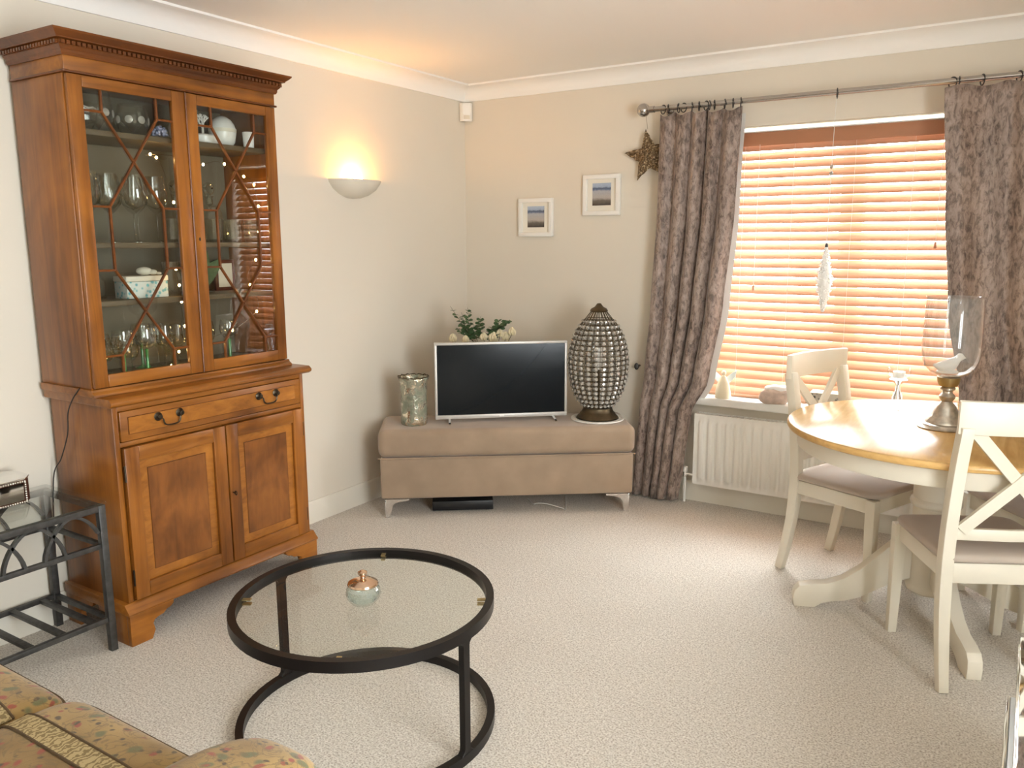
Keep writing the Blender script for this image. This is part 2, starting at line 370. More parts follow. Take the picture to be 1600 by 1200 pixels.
def thing(name, label, cat, loc=(0, 0, 0), rz=0.0, group=None):
    o = bpy.data.objects.new(name, None); COL.objects.link(o); o.empty_display_size = 0.05
    o.location = loc; o.rotation_euler = (0, 0, R(rz)); return tag(o, label, cat, group)
def copy_tree(o, parent=None):
    c = o.copy(); COL.objects.link(c); c.parent = parent
    for ch in list(o.children): copy_tree(ch, c)
    return c
def struct(o): o['kind'] = 'structure'; return o
def stuff(o): o['kind'] = 'stuff'; return o
def lerp(a, b, t): return a + (b - a) * t
def curve(pts, n):     # Catmull-Rom through points
    P = [Vector(p) for p in pts]; P = [2 * P[0] - P[1]] + P + [2 * P[-1] - P[-2]]; out = []
    for i in range(1, len(P) - 2):
        for k in range(n):
            t = k / n
            out.append(0.5 * (2 * P[i] + (P[i + 1] - P[i - 1]) * t + (2 * P[i - 1] - 5 * P[i] + 4 * P[i + 1] - P[i + 2]) * t * t + (3 * P[i] - P[i - 1] - 3 * P[i + 1] + P[i + 2]) * t ** 3))
    return out + [P[-2]]

# ------------------------------------------------------------------ room shell
T = 0.26
WX0, WX1, WZ0, WZ1 = -1.50, -0.10, 0.60, 2.02         # front window opening
RY0, RY1, RZ0, RZ1 = -0.10, 1.30, 0.25, 2.15            # side window opening behind the camera's right
struct(MB().box(XL - T, XR + T, YR - T, YB + T, -0.1, 0).build('floor', 'carpet'))
struct(MB().box(XL - T, XR + T, YR - T, YB + T, ZC, ZC + 0.12).build('ceiling', 'ceiling_paint'))
struct(MB().box(XL - T, XL, YR - T, YB + T, 0, ZC).build('wall_left', 'wall_paint'))
def holed(x0, x1, y0, y1, hx0, hx1, hz0, hz1):
    return MB().box(x0, hx0, y0, y1, 0, ZC).box(hx1, x1, y0, y1, 0, ZC).box(hx0, hx1, y0, y1, 0, hz0).box(hx0, hx1, y0, y1, hz1, ZC)
struct(holed(XL, XR, YB, YB + T, WX0, WX1, WZ0, WZ1).build('wall_back', 'wall_paint'))
struct(MB().box(XL, XR, YR - T, YR, 0, ZC).build('wall_rear', 'wall_paint'))
struct(MB().box(XR, XR + T, YR - T, RY0, 0, ZC).box(XR, XR + T, RY1, YB + T, 0, ZC).box(XR, XR + T, RY0, RY1, 0, RZ0).box(XR, XR + T, RY0, RY1, RZ1, ZC).build('wall_right', 'wall_paint'))
bprof = [(0, 0), (0.018, 0), (0.018, 0.085), (0.012, 0.098), (0.012, 0.104), (0.006, 0.115), (0, 0.115)]
struct(MB().prism([(XL + a, z) for a, z in bprof], YR, YB, 'xz').build('baseboard_left', 'skirting_paint'))
struct(MB().prism([(YB - a, z) for a, z in bprof], XL, XR, 'yz').build('baseboard_back', 'skirting_paint'))
struct(MB().prism([(XR - a, z) for a, z in bprof], YR, YB, 'xz').build('baseboard_right', 'skirting_paint'))
cprof = [(0, 0), (0, -0.085), (0.010, -0.085), (0.012, -0.076)] + [(0.088 - 0.076 * math.cos(R(a)), -0.076 + 0.064 * math.sin(R(a))) for a in range(0, 91, 10)] + [(0.092, -0.010), (0.102, -0.010), (0.102, 0)]
struct(MB().prism([(XL + a, ZC + z) for a, z in cprof], YR, YB, 'xz').build('trim_1', 'ceiling_paint'))
struct(MB().prism([(YB - a, ZC + z) for a, z in cprof], XL, XR, 'yz').build('trim_2', 'ceiling_paint'))
struct(MB().prism([(XR - a, ZC + z) for a, z in cprof], YR, YB, 'xz').build('trim_3', 'ceiling_paint'))

def window(name, x0, x1, z0, z1, y0, y1, mullions):
    w = thing(name, 'white framed window', 'window'); del w['category']; del w['label']; struct(w); w.location = ((x0 + x1) / 2, y0, z0)
    def L(b): # shift to local
        b.v = [(p[0] - w.location.x, p[1] - w.location.y, p[2] - w.location.z) for p in b.v]; return b
    f = 0.055
    for b in (MB().box(x0, x1, y0, y1, z0, z0 + f), MB().box(x0, x1, y0, y1, z1 - f, z1), MB().box(x0, x0 + f, y0, y1, z0 + f, z1 - f), MB().box(x1 - f, x1, y0, y1, z0 + f, z1 - f)):
        L(b).build('window_frame', 'pvc_white', w, 0.006)
    xs = [x0 + f] + mullions + [x1 - f]
    for mx_ in mullions: L(MB().box(mx_ - 0.055, mx_ + 0.055, y0, y1, z0 + f, z1 - f)).build('mullion', 'pvc_white', w, 0.006)
    for i in range(len(xs) - 1):
        a = xs[i] + (0.055 if i else 0); c = xs[i + 1] - (0.055 if i < len(xs) - 2 else 0)
        L(MB().box(a, c, (y0 + y1) / 2 - 0.003, (y0 + y1) / 2 + 0.003, z0 + f, z1 - f)).build('pane', 'window_glass', w)
    return w
w1 = window('window_1', WX0, WX1, WZ0, WZ1, YB + 0.15, YB + 0.21, [-0.80])
wx, wy, wz = w1.location
MB().box(-1.56 - wx, -0.04 - wx, YB - 0.055 - wy, YB + 0.15 - wy, 0.560 - wz, 0.605 - wz).build('window_sill', 'white_gloss', w1, 0.008, 3)
w2 = window('window_2', -0.70, 0.70, RZ0, RZ1, 0, 0.06, [0.0]); w2.location = (XR + 0.16, 0.60, RZ0); w2.rotation_euler = (0, 0, R(-90))

# ------------------------------------------------------------------ display cabinet
cab = thing('display_cabinet', 'tall yew wood glazed display cabinet with drawer and cupboard base against wall', 'cabinet', (-2.86, 2.02, 0))
def C(b):
    b.v = [(p[0] + 2.86, p[1] - 2.02, p[2]) for p in b.v]; return b
Y0, Y1, XF, XBK = 1.585, 2.468, -2.66, -3.05
C(MB().box(XBK, XF, Y0, Y0 + 0.02, 0.14, 0.885)).build('side_panel', 'yew_upright', cab, 0.002)
C(MB().box(XBK, XF, Y1 - 0.02, Y1, 0.14, 0.885)).build('side_panel', 'yew_upright', cab, 0.002)
C(MB().box(XBK, XBK + 0.012, Y0 + 0.02, Y1 - 0.02, 0.14, 0.885)).build('back_panel', 'yew_upright', cab)
C(MB().box(XBK + 0.012, XF, Y0 + 0.02, Y1 - 0.02, 0.14, 0.16)).build('bottom_panel', 'yew_rail', cab)
C(MB().box(XF - 0.03, XF, Y0 + 0.02, Y1 - 0.02, 0.734, 0.752)).build('face_rail', 'yew_rail', cab, 0.002)
C(MB().box(XF - 0.03, XF, Y0 + 0.02, Y1 - 0.02, 0.864, 0.885)).build('face_rail', 'yew_rail', cab, 0.002)
# worktop with ogee front
wp = [(0, 0), (0, 0.022), (-0.006, 0.028), (-0.006, 0.031)]
C(MB().prism([(XBK, 0.885), (XF + 0.022, 0.885), (XF + 0.036, 0.893), (XF + 0.038, 0.903), (XF + 0.030, 0.910), (XF + 0.022, 0.916), (XBK, 0.916)], Y0 - 0.022, Y1 + 0.022, 'xz')).build('worktop', 'yew_rail', cab, 0.003)
# drawer
dr = C(MB().box(XF - 0.35, XF + 0.004, 1.609, 2.444, 0.754, 0.862)).build('drawer', 'yew_rail', cab, 0.003)
C(MB().box(XF + 0.004, XF + 0.005, 1.6375, 2.4155, 0.7765, 0.8405)).build('stringing', 'yew_moulding', dr); C(MB().box(XF + 0.005, XF + 0.007, 1.640, 2.413, 0.779, 0.838)).build('inlaid_panel', 'yew_band', dr)
def bail(yc):
    b = MB()
    for s in (-1, 1):
        prof = [(0.0, 0.0), (0.0155, 0.0), (0.0165, 0.003), (0.010, 0.007), (0.006, 0.012), (0.0085, 0.018), (0.0, 0.021)]; q = MB().lathe(prof, 14)
        b.add([(XF + 0.007 + z, yc + s * 0.045 + x, 0.822 + y) for x, y, z in q.v], q.f)
    b.tube(curve([(XF + 0.023, yc - 0.045, 0.822), (XF + 0.026, yc - 0.036, 0.812), (XF + 0.026, yc - 0.032, 0.797), (XF + 0.026, yc - 0.018, 0.788), (XF + 0.026, yc + 0.018, 0.788), (XF + 0.026, yc + 0.032, 0.797), (XF + 0.026, yc + 0.036, 0.812), (XF + 0.023, yc + 0.045, 0.822)], 4), 0.003, 6)
    C(b).build('handle', 'antique_bronze', dr)['label'] = 'dark bronze swan neck drawer pull'
bail(1.80); bail(2.262)
# cupboard doors
for (a, b_) in ((1.609, 2.036), (2.042, 2.444)):
    d = C(MB().box(XF - 0.016, XF + 0.002, a, b_, 0.165, 0.732)).build('cupboard_door', 'yew_upright', cab)
    st = 0.055
    C(MB().box(XF + 0.002, XF + 0.016, a, a + st, 0.165, 0.732)).build('stile', 'yew_upright', d, 0.003)
    C(MB().box(XF + 0.002, XF + 0.016, b_ - st, b_, 0.165, 0.732)).build('stile', 'yew_upright', d, 0.003)
    C(MB().box(XF + 0.002, XF + 0.016, a + st, b_ - st, 0.165, 0.165 + st)).build('rail', 'yew_rail', d, 0.003)
    C(MB().box(XF + 0.002, XF + 0.016, a + st, b_ - st, 0.732 - st, 0.732)).build('rail', 'yew_rail', d, 0.003)
    C(MB().box(XF + 0.002, XF + 0.003, a + st, b_ - st, 0.165 + st, 0.732 - st)).build('banding', 'yew_band', d)
    C(MB().box(XF + 0.003, XF + 0.0036, a + st + 0.0335, b_ - st - 0.0335, 0.165 + st + 0.0335, 0.732 - st - 0.0335)).build('stringing', 'yew_moulding', d)
    C(MB().box(XF + 0.0036, XF + 0.0046, a + st + 0.036, b_ - st - 0.036, 0.165 + st + 0.036, 0.732 - st - 0.036)).build('burr_panel', 'yew_panel', d)
    yh = a - 0.001 if a < 1.8 else b_ + 0.001
    for zh in (0.25, 0.64): C(MB().tube([(XF + 0.011, yh, zh - 0.03), (XF + 0.011, yh, zh + 0.03)], 0.004, 8)).build('hinge', 'antique_bronze', d)
    if a > 1.8:
        kb = MB().tube([(XF + 0.0155, a + 0.012, 0.455), (XF + 0.034, a + 0.012, 0.455)], 0.0025, 6)
        kb.tube([(XF + 0.034 + 0.007 * math.cos(R(t)), a + 0.012, 0.455 + 0.008 * math.sin(R(t))) for t in range(0, 360, 36)], 0.002, 6, True)
        C(kb).build('key', 'antique_bronze', d)
# plinth moulding and bracket feet
C(MB().prism([(XBK, 0.118), (XF + 0.026, 0.118), (XF + 0.030, 0.126), (XF + 0.020, 0.136), (XF + 0.012, 0.146), (XF + 0.002, 0.158), (XBK, 0.158)], Y0 - 0.02, Y1 + 0.02, 'xz')).build('plinth_moulding', 'yew_rail', cab, 0.002)
fp = [(0, 0), (0.082, 0), (0.088, 0.012), (0.097, 0.030), (0.094, 0.045), (0.090, 0.058), (0.097, 0.070), (0.112, 0.076), (0.135, 0.080), (0.150, 0.092), (0.165, 0.095), (0.178, 0.104), (0.182, 0.118), (0, 0.118)]
ya, yb2 = Y0 - 0.016, Y1 + 0.016
C(MB().prism([(ya + a, z) for a, z in fp], XF + 0.002, XF + 0.024, 'yz')).build('bracket_foot', 'yew_rail', cab, 0.002)
C(MB().prism([(yb2 - a, z) for a, z in fp], XF + 0.002, XF + 0.024, 'yz')).build('bracket_foot', 'yew_rail', cab, 0.002)
for yy in (ya, yb2 - 0.02):
    C(MB().prism([(XF + 0.002 - a, z) for a, z in fp], yy, yy + 0.02, 'xz')).build('bracket_foot', 'yew_upright', cab, 0.002)
    C(MB().prism([(XBK + a, z) for a, z in fp[:]], yy, yy + 0.02, 'xz')).build('bracket_foot', 'yew_upright', cab, 0.002)
# upper carcass
UY0, UY1, UXF = 1.563, 2.442, -2.735
C(MB().prism([(XBK, 0.916), (UXF + 0.030, 0.916), (UXF + 0.028, 0.926), (UXF + 0.016, 0.934), (UXF + 0.014, 0.942), (XBK, 0.942)], UY0 - 0.008, UY1 + 0.012, 'xz')).build('base_moulding', 'yew_rail', cab, 0.002)
C(MB().box(XBK, UXF, UY0, UY0 + 0.02, 0.942, 1.9965)).build('side_panel', 'yew_upright', cab, 0.002)
C(MB().box(XBK, UXF, UY1 - 0.02, UY1, 0.942, 1.9965)).build('side_panel', 'yew_upright', cab, 0.002)
C(MB().box(XBK, XBK + 0.012, UY0 + 0.02, UY1 - 0.02, 0.942, 1.996)).build('back_panel', 'cabinet_lining', cab)
C(MB().box(XBK + 0.012, UXF, UY0 + 0.02, UY1 - 0.02, 0.942, 0.956)).build('shelf', 'cabinet_lining', cab, 0.002)
for zs in (1.832, 1.448, 1.243): C(MB().box(XBK + 0.012, UXF - 0.03, UY0 + 0.02, UY1 - 0.02, zs - 0.02, zs)).build('shelf', 'cabinet_shelf', cab, 0.003)
C(MB().box(XBK, UXF + 0.016, UY0, UY1, 2.004, 2.064)).build('frieze', 'yew_rail', cab, 0.002)
C(MB().box(XBK, UXF + 0.024, UY0 - 0.007, UY1 + 0.007, 1.997, 2.005)).build('bead_moulding', 'yew_moulding', cab, 0.003)
# cornice: mitred stepped profile swept round three sides (outward offset, z)
def cornice(prof, name, mat):
    b = MB(); n = len(prof); rings = []
    for (fx, fy0, fy1) in ((0, 0, 0),):
        pass
    corners = lambda o: [(XBK, UY0 - o), (UXF + 0.016 + o, UY0 - o), (UXF + 0.016 + o, UY1 + o), (XBK, UY1 + o)]
    vs = []
    for o, z in prof: vs += [(x, y, z) for x, y in corners(o)]
    fs = []
    for k in range(n - 1):
        for c in range(3): fs.append((k * 4 + c, k * 4 + c + 1, (k + 1) * 4 + c + 1, (k + 1) * 4 + c))
        fs.append((k * 4 + 3, k * 4, (k + 1) * 4, (k + 1) * 4 + 3))
    fs += [(3, 2, 1, 0), tuple((n - 1) * 4 + c for c in range(4))]
    b.add(vs, fs); return C(b).build(name, mat, cab, 0, ang=25)
cornice([(0.002, 2.050), (0.006, 2.050), (0.010, 2.058), (0.010, 2.066), (0.018, 2.074), (0.020, 2.078), (0.020, 2.092), (0.034, 2.096), (0.034, 2.100), (0.044, 2.108), (0.052, 2.116), (0.054, 2.122), (0.0, 2.124)], 'cornice', 'yew_moulding')
db = MB(); x_f = UXF + 0.016 + 0.020
nd = 52
for i in range(nd):
    yc = UY0 - 0.02 + (UY1 - UY0 + 0.04) * (i + 0.5) / nd; db.box(x_f, x_f + 0.010, yc - 0.0055, yc + 0.0055, 2.080, 2.091)
for i in range(20):
    xc = XBK + (x_f - XBK) * (i + 0.5) / 20
    for (ya_, yb_) in ((UY0 - 0.030, UY0 - 0.020), (UY1 + 0.020, UY1 + 0.030)): db.box(xc - 0.0055, xc + 0.0055, ya_, yb_, 2.080, 2.091)
stuff(C(db).build('dentil_row', 'yew_moulding', cab))
# glazed doors with astragal bars
GZ0, GZ1 = 0.990, 1.957
for (a, b_, g0, g1) in ((1.567, 2.008, 1.618, 1.953), (2.013, 2.438, 2.060, 2.390)):
    xa, xb = UXF, UXF + 0.020
    d = C(MB().box(xa, xb, a, g0, 0.946, 1.995)).build('glazed_door', 'yew_upright', cab, 0.003)
    C(MB().box(xa, xb, g1, b_, 0.946, 1.995)).build('stile', 'yew_upright', d, 0.003)
    C(MB().box(xa, xb, g0, g1, 0.946, GZ0)).build('rail', 'yew_rail', d, 0.003)
    C(MB().box(xa, xb, g0, g1, GZ1, 1.995)).build('rail', 'yew_rail', d, 0.003)
    if a < 1.8: C(MB().tube([(xb + 0.001, b_ + 0.002, 0.946), (xb + 0.001, b_ + 0.002, 1.995)], 0.004, 8)).build('cover_bead', 'yew_moulding', d)
    G = lambda u, v: (g0 + (g1 - g0) * u, GZ1 + (GZ0 - GZ1) * v)
    v1, v2, v3, v4, l_, r_ = 0.075, 0.40, 0.625, 0.935, 0.19, 0.81
    vm1, vm2 = (v1 + v2) / 2, (v3 + v4) / 2
    bars = [((l_, 0), (l_, v1)), ((r_, 0), (r_, v1)), ((0, v1), (l_, v1)), ((r_, v1), (1, v1)), ((l_, v1), (r_, v2)), ((r_, v1), (l_, v2)), ((0, v2), (l_, v2)), ((r_, v2), (1, v2)),
            ((l_, v2), (l_, v3)), ((r_, v2), (r_, v3)), ((0, v3), (l_, v3)), ((r_, v3), (1, v3)), ((l_, v3), (r_, v4)), ((r_, v3), (l_, v4)), ((0, v4), (l_, v4)), ((r_, v4), (1, v4)), ((l_, v4), (l_, 1)), ((r_, v4), (r_, 1))]
    for p, q in bars:
        (y_a, z_a), (y_b, z_b) = G(*p), G(*q)
        C(MB().bar((xb - 0.006, y_a, z_a), (xb - 0.006, y_b, z_b), 0.008, 0.012, (1, 0, 0))).build('glazing_bar', 'yew_moulding', d, 0.002, 1)
    polys = [[(0, 0), (l_, 0), (l_, v1), (0, v1)], [(l_, 0), (r_, 0), (r_, v1), (.5, vm1), (l_, v1)], [(r_, 0), (1, 0), (1, v1), (r_, v1)], [(0, v1), (l_, v1), (.5, vm1), (l_, v2), (0, v2)], [(1, v1), (1, v2), (r_, v2), (.5, vm1), (r_, v1)],
             [(.5, vm1), (r_, v2), (r_, v3), (.5, vm2), (l_, v3), (l_, v2)], [(0, v2), (l_, v2), (l_, v3), (0, v3)], [(r_, v2), (1, v2), (1, v3), (r_, v3)], [(0, v3), (l_, v3), (.5, vm2), (l_, v4), (0, v4)], [(1, v3), (1, v4), (r_, v4), (.5, vm2), (r_, v3)],
             [(l_, v4), (.5, vm2), (r_, v4), (r_, 1), (l_, 1)], [(0, v4), (l_, v4), (l_, 1), (0, 1)], [(r_, v4), (1, v4), (1, 1), (r_, 1)]]
    for pl_ in polys: C(MB().prism([G(*p) for p in pl_], xb - 0.0125, xb - 0.0105, 'yz')).build('pane', 'pane_glass', d)
    if a > 1.8: C(MB().prism([(a + 0.020 + 0.004 * math.cos(R(t)), 1.46 + 0.007 * math.sin(R(t))) for t in range(0, 360, 30)], xb, xb + 0.0015, 'yz')).build('keyhole', 'antique_bronze', d)

# ------------------------------------------------------------------ things inside the cabinet
SH = {'top': 1.832, 'upper': 1.448, 'lower': 1.243, 'floor': 0.956}
def glass_mesh(h, rb, rbowl, stem, foot):
    bz = h * stem
    return [(0, 0), (foot, 0.0), (foot, 0.002), (foot * 0.4, 0.005), (0.0035, 0.012), (0.003, bz * 0.6), (0.0035, bz * 0.93), (rbowl * 0.45, bz + 0.006), (rbowl * 0.85, bz + (h - bz) * 0.22), (rbowl, bz + (h - bz) * 0.45), (rb, h), (rb - 0.0012, h), (rbowl - 0.0012, bz + (h - bz) * 0.45), (rbowl * 0.8, bz + (h - bz) * 0.2), (0, bz + 0.010)]
wine_me = MB().lathe(glass_mesh(0.245, 0.032, 0.044, 0.46, 0.036), 20).mesh('wine_glass', 'tableware_glass', ang=60)
small_me = MB().lathe(glass_mesh(0.175, 0.028, 0.034, 0.48, 0.030), 18).mesh('small_wine_glass', 'tableware_glass', ang=60)
brandy_me = MB().lathe(glass_mesh(0.150, 0.030, 0.046, 0.30, 0.034), 20).mesh('brandy_glass', 'tableware_glass', ang=60)
tumb_me = MB().lathe([(0, 0), (0.027, 0), (0.031, 0.012), (0.034, 0.092), (0.0325, 0.092), (0.029, 0.015), (0, 0.014)], 12).mesh('tumbler', 'cut_glass', ang=15)
shot_me = MB().lathe([(0, 0), (0.022, 0), (0.024, 0.012), (0.027, 0.12), (0.0255, 0.12), (0.0225, 0.015), (0, 0.014)], 12).mesh('highball_glass', 'cut_glass', ang=15)
hock_bowl = MB().lathe([(0.004, 0.095), (0.020, 0.100), (0.036, 0.118), (0.040, 0.140), (0.034, 0.175), (0.033, 0.175), (0.0388, 0.140), (0.034, 0.119), (0, 0.104)], 18).mesh('bowl', 'tableware_glass', ang=60)
hock_stem = MB().lathe([(0, 0), (0.030, 0), (0.030, 0.003), (0.009, 0.007), (0.0055, 0.014), (0.0055, 0.088), (0.007, 0.095), (0, 0.096)], 14).mesh('stem', 'green_stem', ang=60)
def items(name, me, spots, shelf, label, cat, group):
    for (x, y) in spots: tag(place(name, me, None, (x, y, SH[shelf])), label, cat, group)
items('wine_glass', wine_me, [(-2.82, 1.665), (-2.84, 1.752), (-2.92, 1.715), (-2.81, 1.842), (-2.92, 1.808), (-2.83, 1.935), (-2.93, 1.905)], 'upper', 'tall clear stemmed wine glass on the wine glass shelf of the cabinet', 'wine glass', 'tall wine glasses in the display cabinet')
items('tumbler', tumb_me, [(-2.85, 2.018)] + [(-2.805 - 0.082 * (i % 2), 2.082 + 0.046 * i) for i in range(7)], 'upper', 'cut glass tumbler beside the wine glasses and decanters', 'tumbler', 'cut glass tumblers in the display cabinet')
items('brandy_glass', brandy_me, [(-2.87, 1.690), (-2.96, 1.745), (-2.87, 1.79)], 'floor', 'rounded clear brandy glass on the cabinet floor among green stems', 'glass', 'brandy glasses at the bottom of the cabinet')
items('small_wine_glass', small_me, [(-2.90, 1.885), (-2.825, 1.925), (-2.93, 1.962), (-2.845, 1.998), (-2.90, 2.09), (-2.825, 2.115), (-2.93, 2.17)], 'floor', 'short clear stemmed wine glass on the cabinet floor', 'wine glass', 'short wine glasses at the bottom of the cabinet')
items('highball_glass', shot_me, [(-2.96, 1.84), (-2.84, 2.062), (-2.96, 2.035)], 'floor', 'narrow straight cut highball glass on the cabinet floor', 'glass', 'highball glasses at the bottom of the cabinet')
for (x, y) in [(-2.81, 1.632), (-2.80, 1.735), (-2.90, 1.618), (-2.81, 1.835), (-2.99, 1.628), (-2.975, 1.922), (-2.81, 2.215)]:
    t = thing('hock_glass', 'hock glass with bright green stem on the cabinet floor', 'glass', (x, y, SH['floor']), 0, 'green stemmed hock glasses in the cabinet')
    place('bowl', hock_bowl, t); o = place('stem', hock_stem, t); o['label'] = 'green glass stem'
# decanters with round loop stoppers
for k, (x, y) in enumerate(((-2.980, 2.13), (-2.980, 2.29))):
    t = thing('decanter', 'square shouldered glass decanter with pierced round stopper behind the tumblers', 'decanter', (x, y, SH['upper']), 0, 'cut glass decanters in the display cabinet')
    MB().lathe([(0, 0), (0.046, 0), (0.050, 0.01), (0.050, 0.12), (0.040, 0.145), (0.016, 0.160), (0.015, 0.185), (0.022, 0.192), (0.020, 0.192), (0.013, 0.185), (0.013, 0.16), (0, 0.15)], 8).build('body', 'cut_glass', t, ang=20)
    MB().tube([(0, 0.020 * math.cos(R(a)), 0.222 + 0.020 * math.sin(R(a))) for a in range(0, 360, 24)], 0.008, 6, True).tube([(0, 0, 0.180), (0, 0, 0.205)], 0.008, 8).build('stopper', 'cut_glass', t)
# top shelf
z = SH['top']
t = thing('crystal_bowl', 'small faceted cut crystal bowl on top cabinet shelf', 'bowl', (-2.82, 1.668, z)); MB().lathe([(0, 0), (0.025, 0), (0.03, 0.006), (0.048, 0.03), (0.05, 0.07), (0.046, 0.07), (0.042, 0.03), (0, 0.012)], 10).build('bowl', 'cut_glass', t, ang=10)
MB().tube([(0.049 * math.cos(R(a)), 0.049 * math.sin(R(a)), 0.07 + 0.004 * (i % 2)) for i, a in enumerate(range(0, 360, 18))], 0.003, 5, True).build('rim', 'crystal', t)
for (x, y, h, r_, lb) in ((-2.90, 1.775, 0.15, 0.055, 'bulbous cut glass vase with bullseye discs beside crystal bowl'), (-2.86, 1.885, 0.115, 0.058, 'wide cut glass fruit bowl with bullseye discs beside blue ornament')):
    t = thing('cut_glass_vase', lb, 'vase', (x, y, z)); MB().lathe([(0, 0), (r_ * 0.6, 0), (r_ * 0.75, 0.01), (r_, h * 0.4), (r_ * 0.95, h * 0.7), (r_ * 0.8, h), (r_ * 0.75, h), (r_ * 0.9, h * 0.6), (0, 0.015)], 16).build('body', 'cut_glass', t, ang=20)
    for a in range(0, 360, 45):
        o = place('disc', MB().lathe([(0, 0.004), (0.008, 0.003), (0.014, 0.001), (0.014, 0)], 12).mesh('disc', 'crystal'), t, (r_ * 0.97 * math.cos(R(a)), r_ * 0.97 * math.sin(R(a)), h * 0.5), (0, R(90), R(a)))
b = MB()
for i in range(46):
    a, e, q = random.uniform(0, 6.28), random.uniform(-0.3, 1.5), random.uniform(0.012, 0.026); b.ell((q * math.cos(a) * math.cos(e), q * math.sin(a) * math.cos(e), 0.016 + q * math.sin(e)), 0.007, 0.007, 0.007, 6, 4)
tag(b.build('crystal_ornament', 'blue_crystal', None, loc=(-2.80, 1.955, z)), 'small knobbly blue crystal ornament on top cabinet shelf', 'ornament')
tag(MB().lathe([(0, 0), (0.032, 0), (0.044, 0.02), (0.046, 0.05), (0.030, 0.085), (0.020, 0.105), (0.026, 0.125), (0.022, 0.125), (0.016, 0.105), (0, 0.09)], 20).build('ceramic_vase', 'white_ceramic', None, loc=(-2.82, 2.060, z), ang=60), 'plain white ceramic vase on top cabinet shelf', 'vase')
t = thing('coral_ornament', 'white branching coral ornament on a round pedestal dish', 'ornament', (-2.84, 2.175, z))
MB().lathe([(0, 0), (0.052, 0), (0.058, 0.012), (0.058, 0.030), (0.052, 0.036), (0, 0.036)], 24).build('pedestal', 'white_ceramic', t)
b = MB()
def branch(p, d, L_, r_, k):
    q = p + d * L_; b.tube([p, p + d * L_ * 0.5, q], [r_, r_ * 0.85, r_ * 0.7], 5)
    if k:
        for s in (-1, 0, 1):
            dd = (d + Vector((random.uniform(-.3, .3), s * 0.62 + random.uniform(-.15, .15), random.uniform(-0.1, 0.25)))).normalized(); branch(q, dd, L_ * 0.72, r_ * 0.7, k - 1)
branch(Vector((0, 0, 0.030)), Vector((0, 0, 1)), 0.034, 0.006, 3); b.build('coral', 'white_ceramic', t)
t = thing('lidded_bowl', 'round white lidded ceramic bowl with patterned rim', 'bowl', (-2.86, 2.285, z))
MB().lathe([(0, 0), (0.034, 0), (0.048, 0.02), (0.054, 0.05), (0.055, 0.058), (0, 0.058)], 24).build('bowl', 'white_ceramic', t); MB().lathe([(0.055, 0.0585), (0.056, 0.072), (0.0, 0.072)], 24).build('rim_band', 'cream_ceramic', t)
MB().lathe([(0.053, 0.0725), (0.048, 0.090), (0.036, 0.108), (0.018, 0.120), (0, 0.124)], 24).build('lid', 'white_ceramic', t)
tag(MB().lathe([(0, 0), (0.020, 0), (0.021, 0.003), (0.024, 0.062), (0.022, 0.064), (0, 0.060)], 20).build('pillar_candle', 'candle_wax', None, loc=(-2.80, 2.365, z)), 'stout cream pillar candle beside the lidded bowl', 'candle')
# third shelf
z = SH['lower']
t = thing('patterned_box', 'small teal and white patterned trinket box on cabinet shelf', 'box', (-2.84, 1.855, z)); MB().box(-0.04, 0.04, -0.085, 0.085, 0, 0.062).build('body', 'teal_pattern', t, 0.003); MB().box(-0.042, 0.042, -0.087, 0.087, 0.0625, 0.082).build('lid', 'cream_ceramic', t, 0.003)
t = thing('seashell', 'pale spiral seashell resting on the patterned trinket box', 'shell', (-2.84, 1.87, z + 0.0825), 40); MB().ell((0, 0, 0.016), 0.030, 0.016, 0.016, 14, 8).ell((0.032, 0, 0.012), 0.016, 0.010, 0.010, 12, 6).build('body', 'cream_ceramic', t); MB().ell((0.053, 0, 0.008), 0.010, 0.005, 0.005, 10, 6).build('spire', 'cream_ceramic', t)
for (x, y, h, lb) in ((-2.83, 1.652, 0.145, 'slim clear glass bottle by the cabinet side on third shelf'), (-2.93, 1.735, 0.12, 'short clear glass bottle behind the slim bottle on third shelf')):
    t = thing('glass_bottle', lb, 'bottle', (x, y, z)); MB().lathe([(0, 0), (0.026, 0), (0.029, 0.006), (0.029, h * 0.55), (0.012, h * 0.75), (0.011, h * 0.92), (0.014, h * 0.93), (0.014, h * 0.95), (0, h * 0.95)], 18).build('body', 'tableware_glass', t); MB().ell((0, 0, h * 1.0), 0.013, 0.013, 0.016, 12, 8).build('stopper', 'cut_glass', t)
t = thing('glass_jug', 'ribbed clear glass jug beside the patterned trinket box', 'jug', (-2.86, 1.998, z)); MB().lathe([(0, 0), (0.03, 0), (0.042, 0.02), (0.044, 0.06), (0.030, 0.10), (0.034, 0.13), (0.032, 0.13), (0.028, 0.10), (0.041, 0.06), (0, 0.012)], 14).build('body', 'cut_glass', t, ang=15); MB().tube(curve([(0, 0.034, 0.12), (0, 0.062, 0.11), (0, 0.060, 0.06), (0, 0.042, 0.04)], 5), 0.004, 6).build('handle', 'cut_glass', t)
t = thing('leaf_figurine', 'green and white glass leaf ornament on third cabinet shelf', 'ornament', (-2.88, 2.17, z)); MB().lathe([(0, 0), (0.035, 0), (0.035, 0.008), (0.008, 0.014), (0.006, 0.03), (0, 0.03)], 16).build('base', 'cut_glass', t)
for (a, h) in ((-35, 0.11), (0, 0.14), (35, 0.12)):
    MB().sweep(curve([(0, 0, 0.028), (0, math.sin(R(a)) * h * 0.5, 0.03 + h * 0.5), (0.01, math.sin(R(a)) * h, 0.03 + h * math.cos(R(a)))], 6), [(-0.02, -0.001), (0.02, -0.001), (0.02, 0.001), (-0.02, 0.001)], (1, 0, 0), False, [0.2 + 1.2 * math.sin(math.pi * (i + 1) / 14) for i in range(13)]).build('leaf', 'leaf_green', t)
